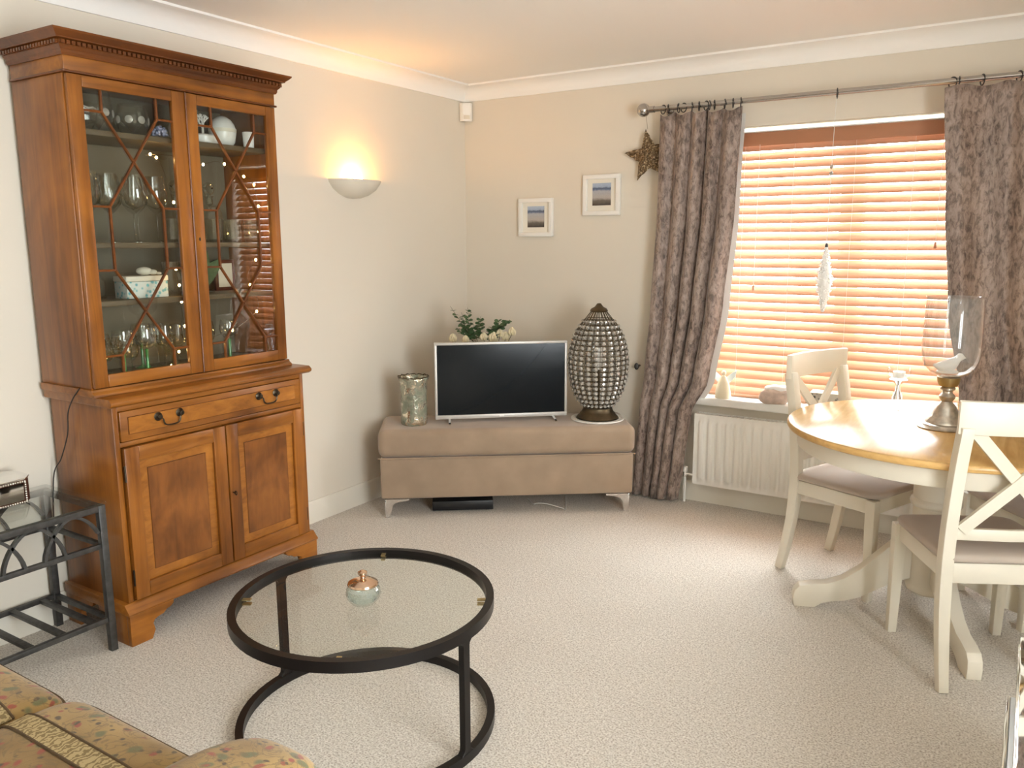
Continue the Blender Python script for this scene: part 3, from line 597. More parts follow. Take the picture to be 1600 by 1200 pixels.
t = thing('picture_plaque', 'small framed dark plaque leaning at the back of third shelf', 'plaque', (-2.95, 2.32, z)); MB().box(-0.006, 0.006, -0.05, 0.05, 0, 0.13).build('board', 'mahogany_dark', t, 0.002); MB().box(0.0061, 0.008, -0.036, 0.036, 0.015, 0.115).build('face', 'cream_ceramic', t)
# fairy lights: wire, bulbs and the cord down the cabinet side
fl = thing('fairy_lights', 'warm fairy light string draped inside cabinet with dark cord down its side', 'string lights', (-2.80, 2.02, 0.956))
pts = [(-2.792, 1.60, 0.965), (-2.785, 1.70, 0.970), (-2.785, 1.80, 0.966), (-2.785, 1.90, 0.972), (-2.785, 1.94, 1.010), (-2.785, 1.985, 1.10), (-2.80, 1.99, 1.20), (-2.785, 1.98, 1.27), (-2.785, 1.96, 1.33), (-2.785, 1.995, 1.41), (-2.79, 1.99, 1.55), (-2.79, 1.94, 1.74), (-2.79, 1.88, 1.765), (-2.79, 2.00, 1.77),
       (-2.79, 2.10, 1.745), (-2.79, 2.20, 1.765), (-2.79, 2.30, 1.72), (-2.79, 2.36, 1.70), (-2.79, 2.385, 1.62), (-2.79, 2.38, 1.52), (-2.79, 2.37, 1.40), (-2.79, 2.31, 1.30), (-2.79, 2.36, 1.18), (-2.79, 2.25, 1.10), (-2.79, 2.10, 1.06), (-2.785, 2.02, 0.99), (-2.79, 2.10, 0.968), (-2.79, 2.20, 0.968)]
lo = fl.location
cv = curve(pts, 4)
MB().tube([p - lo for p in cv], 0.0009, 5).build('wire', 'brass_dark', fl)
bulb_me = MB().ell((0, 0, 0), 0.0042, 0.0042, 0.0055, 8, 6).mesh('bulb', 'bulb_warm')
for i in range(1, len(cv), 4): place('bulb', bulb_me, fl, cv[i] - lo + Vector((0.004, 0, 0)))
MB().tube([p - lo for p in curve([(-2.792, 1.555, 0.945), (-2.84, 1.552, 0.90), (-2.905, 1.566, 0.84), (-2.925, 1.568, 0.76), (-2.985, 1.568, 0.66), (-3.055, 1.568, 0.57), (-3.06, 1.55, 0.30), (-3.055, 1.54, 0.03)], 6)], 0.0022, 6).build('cord', 'dark_cord', fl)['label'] = 'dark mains cord'

# ------------------------------------------------------------------ wall sconce
sc = thing('wall_sconce', 'plaster half bowl uplighter glowing orange on the wall', 'wall light', (XL, 3.265, 1.765))
prof = [(0.0, -0.095), (0.05, -0.090), (0.10, -0.074), (0.145, -0.046), (0.170, -0.016), (0.176, 0.0), (0.168, 0.0), (0.160, -0.016), (0.135, -0.042), (0.09, -0.066), (0.045, -0.080), (0.0, -0.084)]
MB().lathe(prof, 24, a0=-90, a1=90, sx=0.72).build('bowl', 'sconce_plaster', sc, ang=50)
MB().ell((0.045, 0, -0.005), 0.022, 0.034, 0.022, 12, 8).build('bulb', 'sconce_bulb', sc)

# ------------------------------------------------------------------ corner sensor, pictures
s_ = thing('motion_sensor', 'white burglar alarm motion sensor high in the corner', 'sensor', (XL + 0.035, YB - 0.035, 2.175), 45)
MB().prism([(-0.040, 0.0), (-0.034, -0.012), (-0.02, -0.024), (0.02, -0.024), (0.034, -0.012), (0.040, 0.0), (0.034, 0.016), (-0.034, 0.016)], 0, 0.108, 'xy').build('body', 'frame_white', s_, 0.004)
MB().box(-0.018, 0.018, -0.0275, -0.0245, 0.010, 0.034).build('lens', 'cream_ceramic', s_, 0.002)
MB().box(-0.026, 0.026, -0.0265, -0.0245, 0.040, 0.098).build('cover', 'frame_white', s_, 0.002)
for (xa, xb, za, zb, lb) in ((-2.668, -2.434, 1.474, 1.699, 'small square white framed seascape print nearer the room corner'), (-2.231, -2.000, 1.591, 1.818, 'small square white framed seascape print nearer the curtain')):
    t = thing('framed_print', lb, 'picture', ((xa + xb) / 2, YB, za)); w, h = (xb - xa) / 2, zb - za; fr = 0.024
    for q in (MB().box(-w, w, -0.026, -0.001, 0, fr), MB().box(-w, w, -0.026, -0.001, h - fr, h), MB().box(-w, -w + fr, -0.026, -0.001, fr, h - fr), MB().box(w - fr, w, -0.026, -0.001, fr, h - fr)): q.build('frame_side', 'frame_white', t, 0.002)
    MB().box(-w + fr, w - fr, -0.012, -0.002, fr, h - fr).build('mount', 'mat_card', t)
    MB().box(-0.058, 0.058, -0.0135, -0.0121, h / 2 - 0.058, h / 2 + 0.066).build('print', 'seascape_print', t)

# ------------------------------------------------------------------ curtain rod, rings, curtains
YRod, ZRod = 4.19, 2.132
rd = thing('curtain_rod', 'brushed steel curtain pole with ball finials above the window', 'curtain pole', (-0.65, YRod, ZRod))
MB().tube([(-1.145, 0, 0), (1.145, 0, 0)], 0.0135, 16).build('rod', 'brushed_steel', rd)
for s in (-1, 1):
    MB().ell((s * 1.182, 0, 0), 0.035, 0.035, 0.035, 24, 14).tube([(s * 1.12, 0, 0), (s * 1.155, 0, 0)], 0.017, 14).build('finial', 'brushed_steel', rd)
    MB().tube([(s * 1.07, 0, -0.005), (s * 1.07, 0.098, -0.005)], 0.009, 10).tube([(s * 1.07, 0.092, -0.005), (s * 1.07, 0.0995, -0.005)], 0.022, 16).build('bracket', 'brushed_steel', rd)
ring_me = MB().tube([(0, 0.0225 * math.cos(R(a)), 0.0225 * math.sin(R(a))) for a in range(0, 360, 20)], 0.0028, 6, True).mesh('curtain_ring', 'pewter_metal')
def ring(px, yaw, label, group):
    x = ony(px, 150, YRod).x
    tag(place('curtain_ring', ring_me, None, (x, YRod, ZRod - 0.0062), (0, 0, R(yaw))), label, 'curtain ring', group)
for px, yw in ((1037, 55), (1045, 10), (1061, 5), (1069, 60), (1082, 20), (1093, 15), (1104, 50), (1109, 30), (1117, 12), (1133, 25), (1146, 12), (1158, 18)): ring(px, yw, 'dark metal ring holding the gathered curtain beside the star', 'rings of the curtain by the star')
for px, yw in ((1487, 50), (1497, 5), (1533, 25), (1590, 30), (1615, 10)): ring(px, yw, 'dark metal ring holding the curtain behind the glass hurricane', 'rings of the curtain behind the hurricane')
ring(1308, 8, 'lone dark metal ring carrying the beaded hanging drop', 'ring of the hanging drop')
def curtain(name, label, rows, y0, folds, amp, seed, lining=False, ztop=2.098):
    rnd = random.Random(seed); nu, nv = 160, 44; ph = [rnd.uniform(0, 6.28) for _ in range(6)]
    xl = [r_[1] for r_ in rows]; vs = []
    def at_z(z):
        for i in range(len(rows) - 1):
            if rows[i][0] >= z >= rows[i + 1][0]:
                t = (rows[i][0] - z) / (rows[i][0] - rows[i + 1][0]); t = t * t * (3 - 2 * t) * 0.5 + t * 0.5
                return lerp(rows[i][1], rows[i + 1][1], t), lerp(rows[i][2], rows[i + 1][2], t)
        return rows[-1][1:3]
    for j in range(nv + 1):
        v = j / nv; z = lerp(ztop, rows[-1][0], v); a, b_ = at_z(z)
        for i in range(nu + 1):
            u = i / nu; w = u + 0.010 * math.sin(9 * u + ph[0]) + 0.02 * v * math.sin(5 * u + ph[1]) * (1 - u) * u * 4
            f = math.sin(2 * math.pi * folds * w + ph[2]); g = math.copysign(abs(f) ** 0.8, f)
            gather = 0.32 * math.exp(-v * 14) * math.sin(2 * math.pi * folds * 2.6 * w + ph[3])
            A = amp * (0.55 + 0.45 * min(1, v * 2.2)) * (0.75 + 0.25 * math.sin(7 * u + ph[4]))
            y = y0 + A * (g + gather) + 0.006 * math.sin(3 * v + 11 * u + ph[5])
            x = lerp(a, b_, u) + 0.30 * A * math.cos(2 * math.pi * folds * w + ph[2]) * (1 if 0.02 < u < 0.98 else 0.2)
            dz = 0.010 * (1 - v) ** 6 * math.sin(2 * math.pi * folds * w + ph[2]) if j < 6 else 0
            vs.append((x, y, z + dz))
    n = nu + 1
    fs = [(j * n + i, j * n + i + 1, (j + 1) * n + i + 1, (j + 1) * n + i) for j in range(nv) for i in range(nu)]
    b = MB(); b.add(vs, fs); o = b.build(name, 'crushed_velvet', None, ang=80)
    sd = o.modifiers.new('thickness', 'SOLIDIFY'); sd.thickness = 0.003; sd.offset = 0
    if lining:
        lv_ = []
        for j in range(nv + 1):
            z = lerp(ztop - 0.02, max(rows[-1][0], 0.60), j / nv); a, b_ = at_z(z); k_ = 0.008 + 0.020 * min(1, max(0, (1.9 - z) / 0.8))
            lv_ += [(b_ - 0.03, y0 + 0.050, z), (b_ + k_, y0 + 0.040, z)]
        ln = MB().add(lv_, [(2 * j, 2 * j + 1, 2 * j + 3, 2 * j + 2) for j in range(nv)]).build('lining', 'white_cord', o); ln['label'] = 'pale curtain lining edge'
    return tag(o, label, 'curtain')
curtain('curtain', 'taupe crushed velvet curtain sweeping to the floor beside the ottoman', [(2.10, -1.735, -1.300), (1.6, -1.742, -1.318), (1.10, -1.765, -1.362), (0.70, -1.790, -1.425), (0.52, -1.810, -1.515), (0.25, -1.828, -1.545), (0.012, -1.842, -1.575)], 4.185, 5.0, 0.036, 3, True)
curtain('curtain', 'taupe crushed velvet curtain hanging behind the glass hurricane holder', [(2.10, -0.398, 0.40), (1.6, -0.355, 0.40), (1.14, -0.310, 0.40), (0.77, -0.236, 0.41), (0.012, -0.16, 0.42)], 4.125, 4.5, 0.040, 11)
t = thing('tieback_hook', 'grey metal curtain tieback hook on wall beside beaded lamp', 'hook', (-1.862, YB, 0.742)); MB().ell((0, -0.045, 0), 0.014, 0.010, 0.020, 14, 8).build('knob', 'pewter_metal', t); MB().tube([(0, -0.001, 0), (0, -0.045, 0)], 0.006, 10).build('stalk', 'pewter_metal', t)
# hanging star
st = thing('hanging_star', 'brown glittery rattan star hung from the curtain pole finial', 'ornament', (-1.822, 4.250, 1.900))
def star(r1, r2, d, rot):
    vs = [(0, -d, 0), (0, d, 0)]
    for i in range(10): a = R(90 + 36 * i + rot); q = r1 if i % 2 == 0 else r2; vs.append((q * math.cos(a), 0, q * math.sin(a)))
    fs = []
    for i in range(10): fs += [(0, 2 + i, 2 + (i + 1) % 10), (1, 2 + (i + 1) % 10, 2 + i)]
    bm_ = MB().add(vs, fs); return bm_
sm = star(0.146, 0.064, 0.032, 8)
me = sm.mesh('star', 'glitter_rattan', ang=180); bm = bmesh.new(); bm.from_mesh(me); bmesh.ops.subdivide_edges(bm, edges=bm.edges, cuts=4, use_grid_fill=True)
for v in bm.verts: v.co += Vector((random.uniform(-1, 1), random.uniform(-1, 1), random.uniform(-1, 1))) * 0.0032
bm.to_mesh(me); bm.free(); me.set_sharp_from_angle(angle=R(20)); place('star', me, st)
MB().tube([(-0.010, 0, 0.142), (-0.005, -0.03, 0.19), (0.0, -0.058, 0.245)], 0.0012, 5).build('string', 'string_fibre', st)
# beaded drop
xo = ony(1308, 150, YRod).x
dp = thing('hanging_drop', 'long white beaded icicle drop hanging in front of the blind', 'ornament', (xo, 4.165, 1.10))
b = MB(); rd2 = random.Random(5)
for k in range(520):
    tt = rd2.random() ** 0.9; zz = 0.312 * tt; rr = 0.043 * min(1, (zz / 0.15) ** 0.75 if zz < 0.15 else ((0.312 - zz) / 0.162) ** 0.9 + 0.0) + 0.003; a = rd2.uniform(0, 6.283); q = rr * rd2.uniform(0.55, 1.0)
    b.ell((q * math.cos(a), q * math.sin(a), zz + 0.004), 0.0042, 0.0042, 0.0042, 5, 3)
stuff(b.build('bead_cluster', 'bead_white', dp))
MB().lathe([(0, 0.0), (0.012, 0.03), (0.028, 0.10), (0.034, 0.15), (0.028, 0.20), (0.014, 0.26), (0.003, 0.315), (0, 0.316)], 14).build('core', 'bead_white', dp)
MB().lathe([(0, 0.334), (0.005, 0.332), (0.008, 0.322), (0.007, 0.314), (0, 0.314)], 10).build('cap', 'pewter_metal', dp)
MB().tube([(0, 0, 0.333), (0, 0.004, 0.7), (0, 0.012, 1.006)], 0.0014, 5).build('cord', 'white_cord', dp)
for zz in (0.66, 0.69): MB().ell((0, 0.003, zz), 0.009, 0.009, 0.010, 10, 6).build('bead', 'crystal', dp)
# ------------------------------------------------------------------ venetian blind
bl = thing('venetian_blind', 'warm wooden venetian blind with tilted slats inside the window recess', 'blind', (-0.8, 4.365, 0.60))
MB().box(-0.69, 0.69, -0.030, 0.030, 1.345, 1.400).build('headrail', 'pvc_white', bl, 0.003)
MB().box(-0.692, 0.692, -0.042, -0.032, 1.325, 1.392).build('valance', 'blind_valance', bl, 0.004)
sl = MB(); th = R(50); nseg = 6; W2 = 0.026
prof = []
for k in range(nseg + 1): s = -1 + 2 * k / nseg; prof.append((s * W2, 0.0022 * (1 - s * s)))
top = [(a, b_ + 0.0014) for a, b_ in prof]; bot = [(a, b_ - 0.0014) for a, b_ in reversed(prof)]
pr = [(a * math.cos(th) - b_ * math.sin(th), a * math.sin(th) + b_ * math.cos(th)) for a, b_ in bot[::-1][::-1] + top]
slat_me = MB().prism(pr, -0.69, 0.69, 'yz').mesh('slat', 'blind_slat', ang=50)
NS, PITCH_S = 29, 0.0458
for i in range(NS): place('slat', slat_me, bl, (0, 0, 0.038 + PITCH_S * i), (R(random.uniform(-1.2, 1.2)), 0, 0))
MB().box(-0.69, 0.69, -0.024, 0.024, 0.007, 0.021).build('bottom_rail', 'blind_slat', bl, 0.003)
for x in (-0.52, -0.27, 0.02, 0.28, 0.52):
    for y in (-0.027, 0.027): MB().tube([(x, y, 0.018), (x, y, 1.345)], 0.0007, 4).build('ladder_cord', 'white_cord', bl)
for (x, zl) in ((-0.44, 0.62), (0.40, 0.84)):
    MB().tube([(x, -0.047, zl), (x, -0.047, 1.33)], 0.001, 5).build('pull_cord', 'white_cord', bl); MB().lathe([(0, 0), (0.008, 0.003), (0.005, 0.03), (0, 0.036)], 10, (x, -0.047, zl - 0.035)).build('tassel', 'blind_slat', bl)
# ------------------------------------------------------------------ radiator
ra = thing('radiator', 'white ribbed panel radiator below the window sill', 'radiator', (-0.79, 4.19, 0.12))
x0, x1, zh = -0.70, 0.70, 0.392
vs = []; zr = [0, 0.03, 0.045, 0.347, 0.362, zh]; xs = []
npitch = 28; dx = (x1 - x0 - 0.03) / npitch
xs = [x0, x0 + 0.015]; dd = [0, 0]
for i in range(npitch):
    a = x0 + 0.015 + dx * i
    for k in range(10): xs.append(a + dx * k / 10); dd.append((0.0, 0.0, 0.25, 0.8, 1.0, 1.0, 1.0, 1.0, 0.8, 0.25)[k])
xs += [x1]; dd += [0]
for zi, zz in enumerate(zr):
    for x, q in zip(xs, dd): vs.append((x, 0.012 - (0.018 * q if zi in (2, 3) else 0), zz))
n = len(xs); fs = [(j * n + i, j * n + i + 1, (j + 1) * n + i + 1, (j + 1) * n + i) for j in range(len(zr) - 1) for i in range(n - 1)]
MB().add(vs, fs).build('front_panel', 'radiator_white', ra, ang=60)
MB().box(x0, x1, 0.0125, 0.020, 0.0, zh).build('backing', 'radiator_white', ra, 0.003)
MB().box(x0, x1, 0.060, 0.072, 0.0, zh).build('rear_panel', 'radiator_white', ra, 0.003)
for xx in (x0 - 0.002, x1 - 0.001): MB().box(xx, xx + 0.003, 0.004, 0.074, 0.006, zh + 0.004).build('end_cover', 'radiator_white', ra)
g = MB().box(x0, x1, 0.008, 0.014, zh, zh + 0.006).box(x0, x1, 0.066, 0.072, zh, zh + 0.006)
for i in range(60): xx = x0 + 0.01 + (x1 - x0 - 0.03) * i / 59; g.box(xx, xx + 0.010, 0.014, 0.066, zh + 0.001, zh + 0.004)
g.build('top_grille', 'radiator_white', ra)
MB().tube([(x0 - 0.055, 0.035, -0.118), (x0 - 0.055, 0.035, 0.035)], 0.0075, 10).build('feed_pipe', 'white_gloss', ra)
va = MB().tube([(x0 - 0.055, 0.035, 0.030), (x0 - 0.055, 0.035, 0.055)], 0.012, 12).tube([(x0 - 0.055, 0.035, 0.044), (x0 - 0.002, 0.035, 0.044)], 0.009, 12); va.build('valve_body', 'chrome', ra)
MB().tube([(x0 - 0.055, 0.035, 0.055), (x0 - 0.055, 0.035, 0.085)], 0.014, 14).build('valve_cap', 'radiator_white', ra, 0.002)
# ------------------------------------------------------------------ things on the window sill
ZS = 0.605
an = thing('angel_figurine', 'small cream wooden angel figurine with pale blue wings on the sill', 'figurine', (-1.362, 4.265, ZS), 12)
MB().lathe([(0, 0), (0.040, 0), (0.042, 0.006), (0.040, 0.04), (0.030, 0.085), (0.014, 0.118), (0.007, 0.124), (0, 0.126)], 24, sy=0.6).build('body', 'angel_wood', an); MB().ell((0, 0, 0.138), 0.014, 0.012, 0.015, 16, 10).build('head', 'angel_wood', an)
for s in (-1, 1):
    MB().prism([(s * 0.006, 0.070), (s * 0.035, 0.085), (s * 0.058, 0.115), (s * 0.066, 0.150), (s * 0.045, 0.140), (s * 0.020, 0.118), (s * 0.006, 0.105)], 0.024, 0.030, 'xz').build('wing', 'angel_wing', an, 0.0015)
rk = thing('rose_quartz_rock', 'rough pinkish rock with white crystal crust on the sill', 'rock', (-1.080, 4.265, ZS), 20)
def rock(rx, ry, rz, seed, c):
    q = MB().ell(c, rx, ry, rz, 18, 12, 0.8, 0.75); rr = random.Random(seed); dirs = [Vector((rr.uniform(-1, 1), rr.uniform(-1, 1), rr.uniform(-1, 1))).normalized() for _ in range(14)]
    out = []
    for p in q.v:
        d = Vector(p) - Vector(c); s = 1 + 0.07 * sum(math.cos(6 * d.normalized().dot(k)) for k in dirs) / 3 if d.length > 1e-6 else 1; out.append(tuple(Vector(c) + d * s))
    q.v = [(x, y, max(0, z)) for x, y, z in out]; return q
rock(0.090, 0.038, 0.050, 2, (0, 0, 0.040)).build('body', 'rock_pink', rk, ang=40)
cr_ = rock(0.070, 0.030, 0.020, 5, (0.005, 0, 0.078)); cr_.build('crystal_crust', 'rock_white', rk, ang=20)
for k, (zb, w, d, h, rz, lb) in enumerate(((0, 0.180, 0.10, 0.042, -3, 'lower cream printed keepsake box in the pair on the sill'), (0.0425, 0.172, 0.095, 0.042, 4, 'upper cream printed keepsake box in the pair on the sill'))):
    t = thing('keepsake_box', lb, 'box', (-0.815, 4.272, ZS + zb), rz); MB().box(-w / 2, w / 2, -d / 2 + 0.002, d / 2, 0.004, h - 0.004).build('body', 'book_print', t); MB().box(-w / 2 - 0.003, w / 2 + 0.003, -d / 2, d / 2 + 0.002, h - 0.0038, h).build('lid', 'cream_ceramic', t, 0.001); MB().box(-w / 2 - 0.003, w / 2 + 0.003, -d / 2, d / 2 + 0.002, 0, 0.0038).build('base', 'cream_ceramic', t, 0.001)
tl = thing('tealight_holder', 'polished silver tealight holder with round glass cup on the sill', 'candle holder', (-0.505, 4.275, ZS))
MB().lathe([(0, 0), (0.036, 0), (0.038, 0.005), (0.030, 0.03), (0.024, 0.09), (0.012, 0.125), (0.009, 0.150), (0.020, 0.160), (0.036, 0.175), (0.040, 0.178), (0, 0.178)], 24).build('stem', 'chrome', tl); MB().lathe([(0, 0.1785), (0.036, 0.182), (0.052, 0.200), (0.054, 0.220), (0.046, 0.238), (0.044, 0.238), (0.052, 0.220), (0.049, 0.202), (0.034, 0.186), (0, 0.183)], 24).build('cup', 'clear_glass', tl)
MB().lathe([(0, 0.186), (0.026, 0.186), (0.028, 0.190), (0.028, 0.216), (0, 0.217)], 20).build('candle', 'candle_wax', tl)

# ------------------------------------------------------------------ ottoman and what stands on it
OA = 36.6; OU = Vector((math.cos(R(OA)), math.sin(R(OA)), 0)); OB = Vector((-OU.y, OU.x, 0))
OP = Vector((-2.789, 3.126, 0)); OW, OD = 1.372, 0.40
oc = OP + OU * 0.653 + OB * (OD / 2)
ot = thing('storage_ottoman', 'long taupe velvet storage ottoman on chrome feet across the room corner', 'ottoman', oc, OA)
hw, hd = OW / 2, OD / 2
MB().box(-hw + 0.010, hw - 0.010, -hd + 0.006, hd - 0.006, 0.100, 0.322).build('body', 'taupe_velvet', ot, 0.012, 3)
lid = MB(); N, Mn = 28, 12
me = MB().box(-hw, hw, -hd, hd, 0.3225, 0.474).mesh('lid', 'taupe_velvet', 0.040, 5, 60)
for v in me.vertices:
    if v.co.z > 0.36: v.co.z += 0.006 * (1 - abs(v.co.x / hw) ** 4) * (1 - abs(v.co.y / hd) ** 4)
place('lid', me, ot)
MB().tube([(-hw + 0.002, -hd - 0.001, 0.324), (hw - 0.002, -hd - 0.001, 0.324)], 0.003, 6).build('piping', 'taupe_velvet', ot)
lp = [(0.0, 0.0), (0.030, 0.0), (0.034, 0.052), (0.040, 0.066), (0.055, 0.078), (0.085, 0.086), (0.128, 0.090), (0.128, 0.0995), (0.0, 0.0995)]
for sx in (-1, 1):
    for sy_ in (-1, 1):
        q = MB().prism([(sx * (hw - 0.030 - a), z) for a, z in lp], sy_ * (hd - 0.004), sy_ * (hd - 0.012), 'xz')
        q.prism([(sy_ * (hd - 0.004 - a), z) for a, z in lp], sx * (hw - 0.030), sx * (hw - 0.038), 'yz'); q.build('foot', 'chrome', ot, 0.0015)
def O(u, d, z=0.476): p = OP + OU * u + OB * d; return (p.x, p.y, z)
# television
tv = thing('television', 'small flat screen television with silver bezel on the velvet ottoman', 'television', O(0.630, 0.20, 0.476), OA + 4.0)
W2, zb, zt = 0.363, 0.018, 0.436; bz = 0.013
for q in (MB().box(-W2, W2, -0.018, 0.012, zb, zb + 0.022), MB().box(-W2, W2, -0.018, 0.012, zt - bz, zt), MB().box(-W2, -W2 + bz, -0.018, 0.012, zb + 0.022, zt - bz), MB().box(W2 - bz, W2, -0.018, 0.012, zb + 0.022, zt - bz)): q.build('bezel', 'tv_silver', tv, 0.002)
MB().box(-W2 + bz, W2 - bz, -0.0135, 0.010, zb + 0.022, zt - bz).build('screen', 'screen_black', tv)
MB().box(-W2 + 0.02, W2 - 0.02, 0.012, 0.022, zb + 0.01, zt - 0.02).box(-0.24, 0.24, 0.022, 0.050, zb + 0.02, zb + 0.20).build('rear_housing', 'black_plastic', tv, 0.004)
MB().box(-0.013, 0.013, -0.0195, -0.0181, zb + 0.007, zb + 0.014).build('badge', 'frame_white', tv)
for s in (-1, 1):
    MB().sweep([(s * 0.290, -0.085, 0.003), (s * 0.287, -0.03, 0.012), (s * 0.285, 0.0, 0.019), (s * 0.287, 0.03, 0.012), (s * 0.290, 0.085, 0.003)], [(-0.006, -0.003), (0.006, -0.003), (0.006, 0.003), (-0.006, 0.003)]).build('foot', 'chrome', tv)
# mercury glass vase
va = thing('mercury_vase', 'crinkled silvery green mercury glass hurricane vase on the ottoman', 'vase', O(0.155, 0.155, 0.474))
prof = [(0, 0), (0.075, 0.0), (0.081, 0.008), (0.083, 0.03), (0.079, 0.10), (0.080, 0.18), (0.085, 0.245), (0.093, 0.262), (0.095, 0.272), (0.092, 0.278), (0.087, 0.272), (0.078, 0.245), (0.074, 0.18), (0.073, 0.10), (0.075, 0.03), (0, 0.014)]
q = MB().lathe(prof, 48); rr = random.Random(9); K = [(rr.randint(2, 5), rr.uniform(20, 45), rr.uniform(0, 6.28)) for _ in range(5)]
q.v = [((x * (1 + 0.012 * sum(math.sin(k * math.atan2(y, x) + f * z + p) for k, f, p in K))), (y * (1 + 0.012 * sum(math.sin(k * math.atan2(y, x) + f * z + p) for k, f, p in K))), z) for x, y, z in q.v]
q.build('body', 'mercury_glass', va, ang=70); va.scale = (0.87, 0.87, 0.93)
b = MB()
b.tube([((0.093 + 0.003 * math.sin(i * 1.7)) * math.cos(R(i * 9)), (0.093 + 0.003 * math.sin(i * 1.7)) * math.sin(R(i * 9)), 0.281 + 0.004 * math.sin(i * 2.3)) for i in range(40)], 0.0035, 5, True)
b.build('beaded_rim', 'brass_dark', va)
# crystal egg lamp on round mat
LX = Vector(O(1.163, 0.195, 0))
mat_ = thing('round_mat', 'round black place mat with white rim under the beaded lamp', 'mat', (LX.x, LX.y, 0.4775))
MB().lathe([(0, 0.004), (0.118, 0.004), (0.118, 0.0), (0, 0.0)], 40).build('centre', 'black_plastic', mat_); MB().lathe([(0.1185, 0), (0.1185, 0.0045), (0.126, 0.0045), (0.126, 0.003), (0.134, 0.003), (0.134, 0.0055), (0.146, 0.0055), (0.148, 0.0)], 48).build('rim', 'white_ceramic', mat_)
lm = thing('egg_lamp', 'egg shaped table lamp of crystal beads in a brass wire cage', 'lamp', (LX.x, LX.y, 0.482))
MB().lathe([(0, 0), (0.112, 0), (0.114, 0.006), (0.108, 0.014), (0.102, 0.018), (0.096, 0.030), (0.090, 0.034), (0.082, 0.050), (0.080, 0.060), (0.070, 0.060), (0.070, 0.05), (0, 0.05)], 40).build('base', 'brass_dark', lm)
ZM, HB = 0.310, 0.278
def er(z): return 0.164 * math.sqrt(max(0.0, 1 - ((z - ZM) / HB) ** 2)) if z < ZM else 0.164 * max(0.0, 1 - ((z - ZM) / 0.285) ** 1.9) ** 0.62
cg = MB(); NC, NR = 24, 18; z0_, z1_ = 0.066, 0.548
for i in range(NC):
    a = 2 * math.pi * i / NC; cg.tube([(er(z) * math.cos(a), er(z) * math.sin(a), z) for z in [lerp(z0_, z1_, k / 20) for k in range(21)]], 0.0021, 4)
zrow = [lerp(z0_, z1_, (k) / NR) for k in range(NR + 1)]
for z in zrow: cg.tube([(er(z) * math.cos(R(a)), er(z) * math.sin(R(a)), z) for a in range(0, 360, 12)], 0.0021, 4, True)
cg.build('wire_cage', 'brass_dark', lm)
b = MB()
for i in range(NC): a = 2 * math.pi * i / NC; b.bar((er(z1_) * math.cos(a), er(z1_) * math.sin(a), z1_), (0.042 * math.cos(a), 0.042 * math.sin(a), 0.590), 0.004, 0.002)
b.build('top_ribs', 'brass_dark', lm)
MB().lathe([(0.0, 0.584), (0.046, 0.586), (0.049, 0.594), (0.042, 0.604), (0.024, 0.614), (0.016, 0.624), (0.010, 0.632), (0, 0.634)], 20).build('top_cap', 'brass_dark', lm)
MB().tube([(0, 0, 0.05), (0, 0, 0.30)], 0.008, 8).build('lamp_stem', 'brass_dark', lm)
MB().lathe([(0, 0.27), (0.016, 0.27), (0.018, 0.30), (0.030, 0.35), (0.026, 0.39), (0, 0.40)], 14).build('bulb', 'white_ceramic', lm)
cm = MB().lathe([(0, 0.0045), (0.004, 0.0045), (0.0085, 0.001), (0.0085, -0.001), (0.004, -0.0045), (0, -0.0045)], 8); crys = cm.mesh('crystal', 'crystal', ang=10)
spots = []
for k in range(NR):
    z = (zrow[k] + zrow[k + 1]) / 2; r_ = er(z); s = min(1.35, 2 * math.pi * r_ / NC * 0.42 / 0.0085)
    sl_ = math.atan2(er(z + 0.005) - er(z - 0.005), 0.01)
    for i in range(NC):
        a = 2 * math.pi * (i + 0.5) / NC; p = Vector((r_ * math.cos(a), r_ * math.sin(a), z)); spots.append(((LX + p).xy.length, p, a, s, sl_))
spots.sort(key=lambda q: q[0])
rest = MB()
for n_, (_, p, a, s, sl_) in enumerate(spots):
    if n_ < 300: place('crystal', crys, lm, p, (0, R(90) - sl_, a), s)
    else:
        mt = Matrix.Translation(p) @ Euler((0, R(90) - sl_, a)).to_matrix().to_4x4() @ Matrix.Scale(s, 4); rest.add([mt @ Vector(v) for v in cm.v], cm.f)
stuff(rest.build('rear_crystals', 'crystal', lm, ang=10))
# flower arrangement behind the television
fx = Vector(O(0.60, 0.315, 0)); fa = thing('flower_arrangement', 'eucalyptus and cream rose arrangement standing behind the television', 'flowers', (fx.x, fx.y, 0.474))
MB().lathe([(0, 0), (0.035, 0), (0.045, 0.02), (0.050, 0.10), (0.040, 0.22), (0.046, 0.30), (0.042, 0.30), (0.036, 0.22), (0, 0.02)], 20).build('pot', 'white_ceramic', fa)
F = lambda px, py, dd=0.0: facing(px, py, fx.x, fx.y) - Vector((fx.x, fx.y, 0.474)) + Vector((-sy, cy, 0)) * dd
neck = Vector((0, 0, 0.28))
lv = []
for i in range(9): a = 2 * math.pi * i / 9; lv.append((0.5 + 0.5 * math.cos(a), 0.42 * math.sin(a), 0.12 * math.sin(math.pi * (0.5 + 0.5 * math.cos(a)))))
leaf_me = MB().add(lv + [(0.5, 0, 0.03)], [(i, (i + 1) % 9, 9) for i in range(9)]).mesh('leaf', 'leaf_green', ang=60)
rl = random.Random(21)
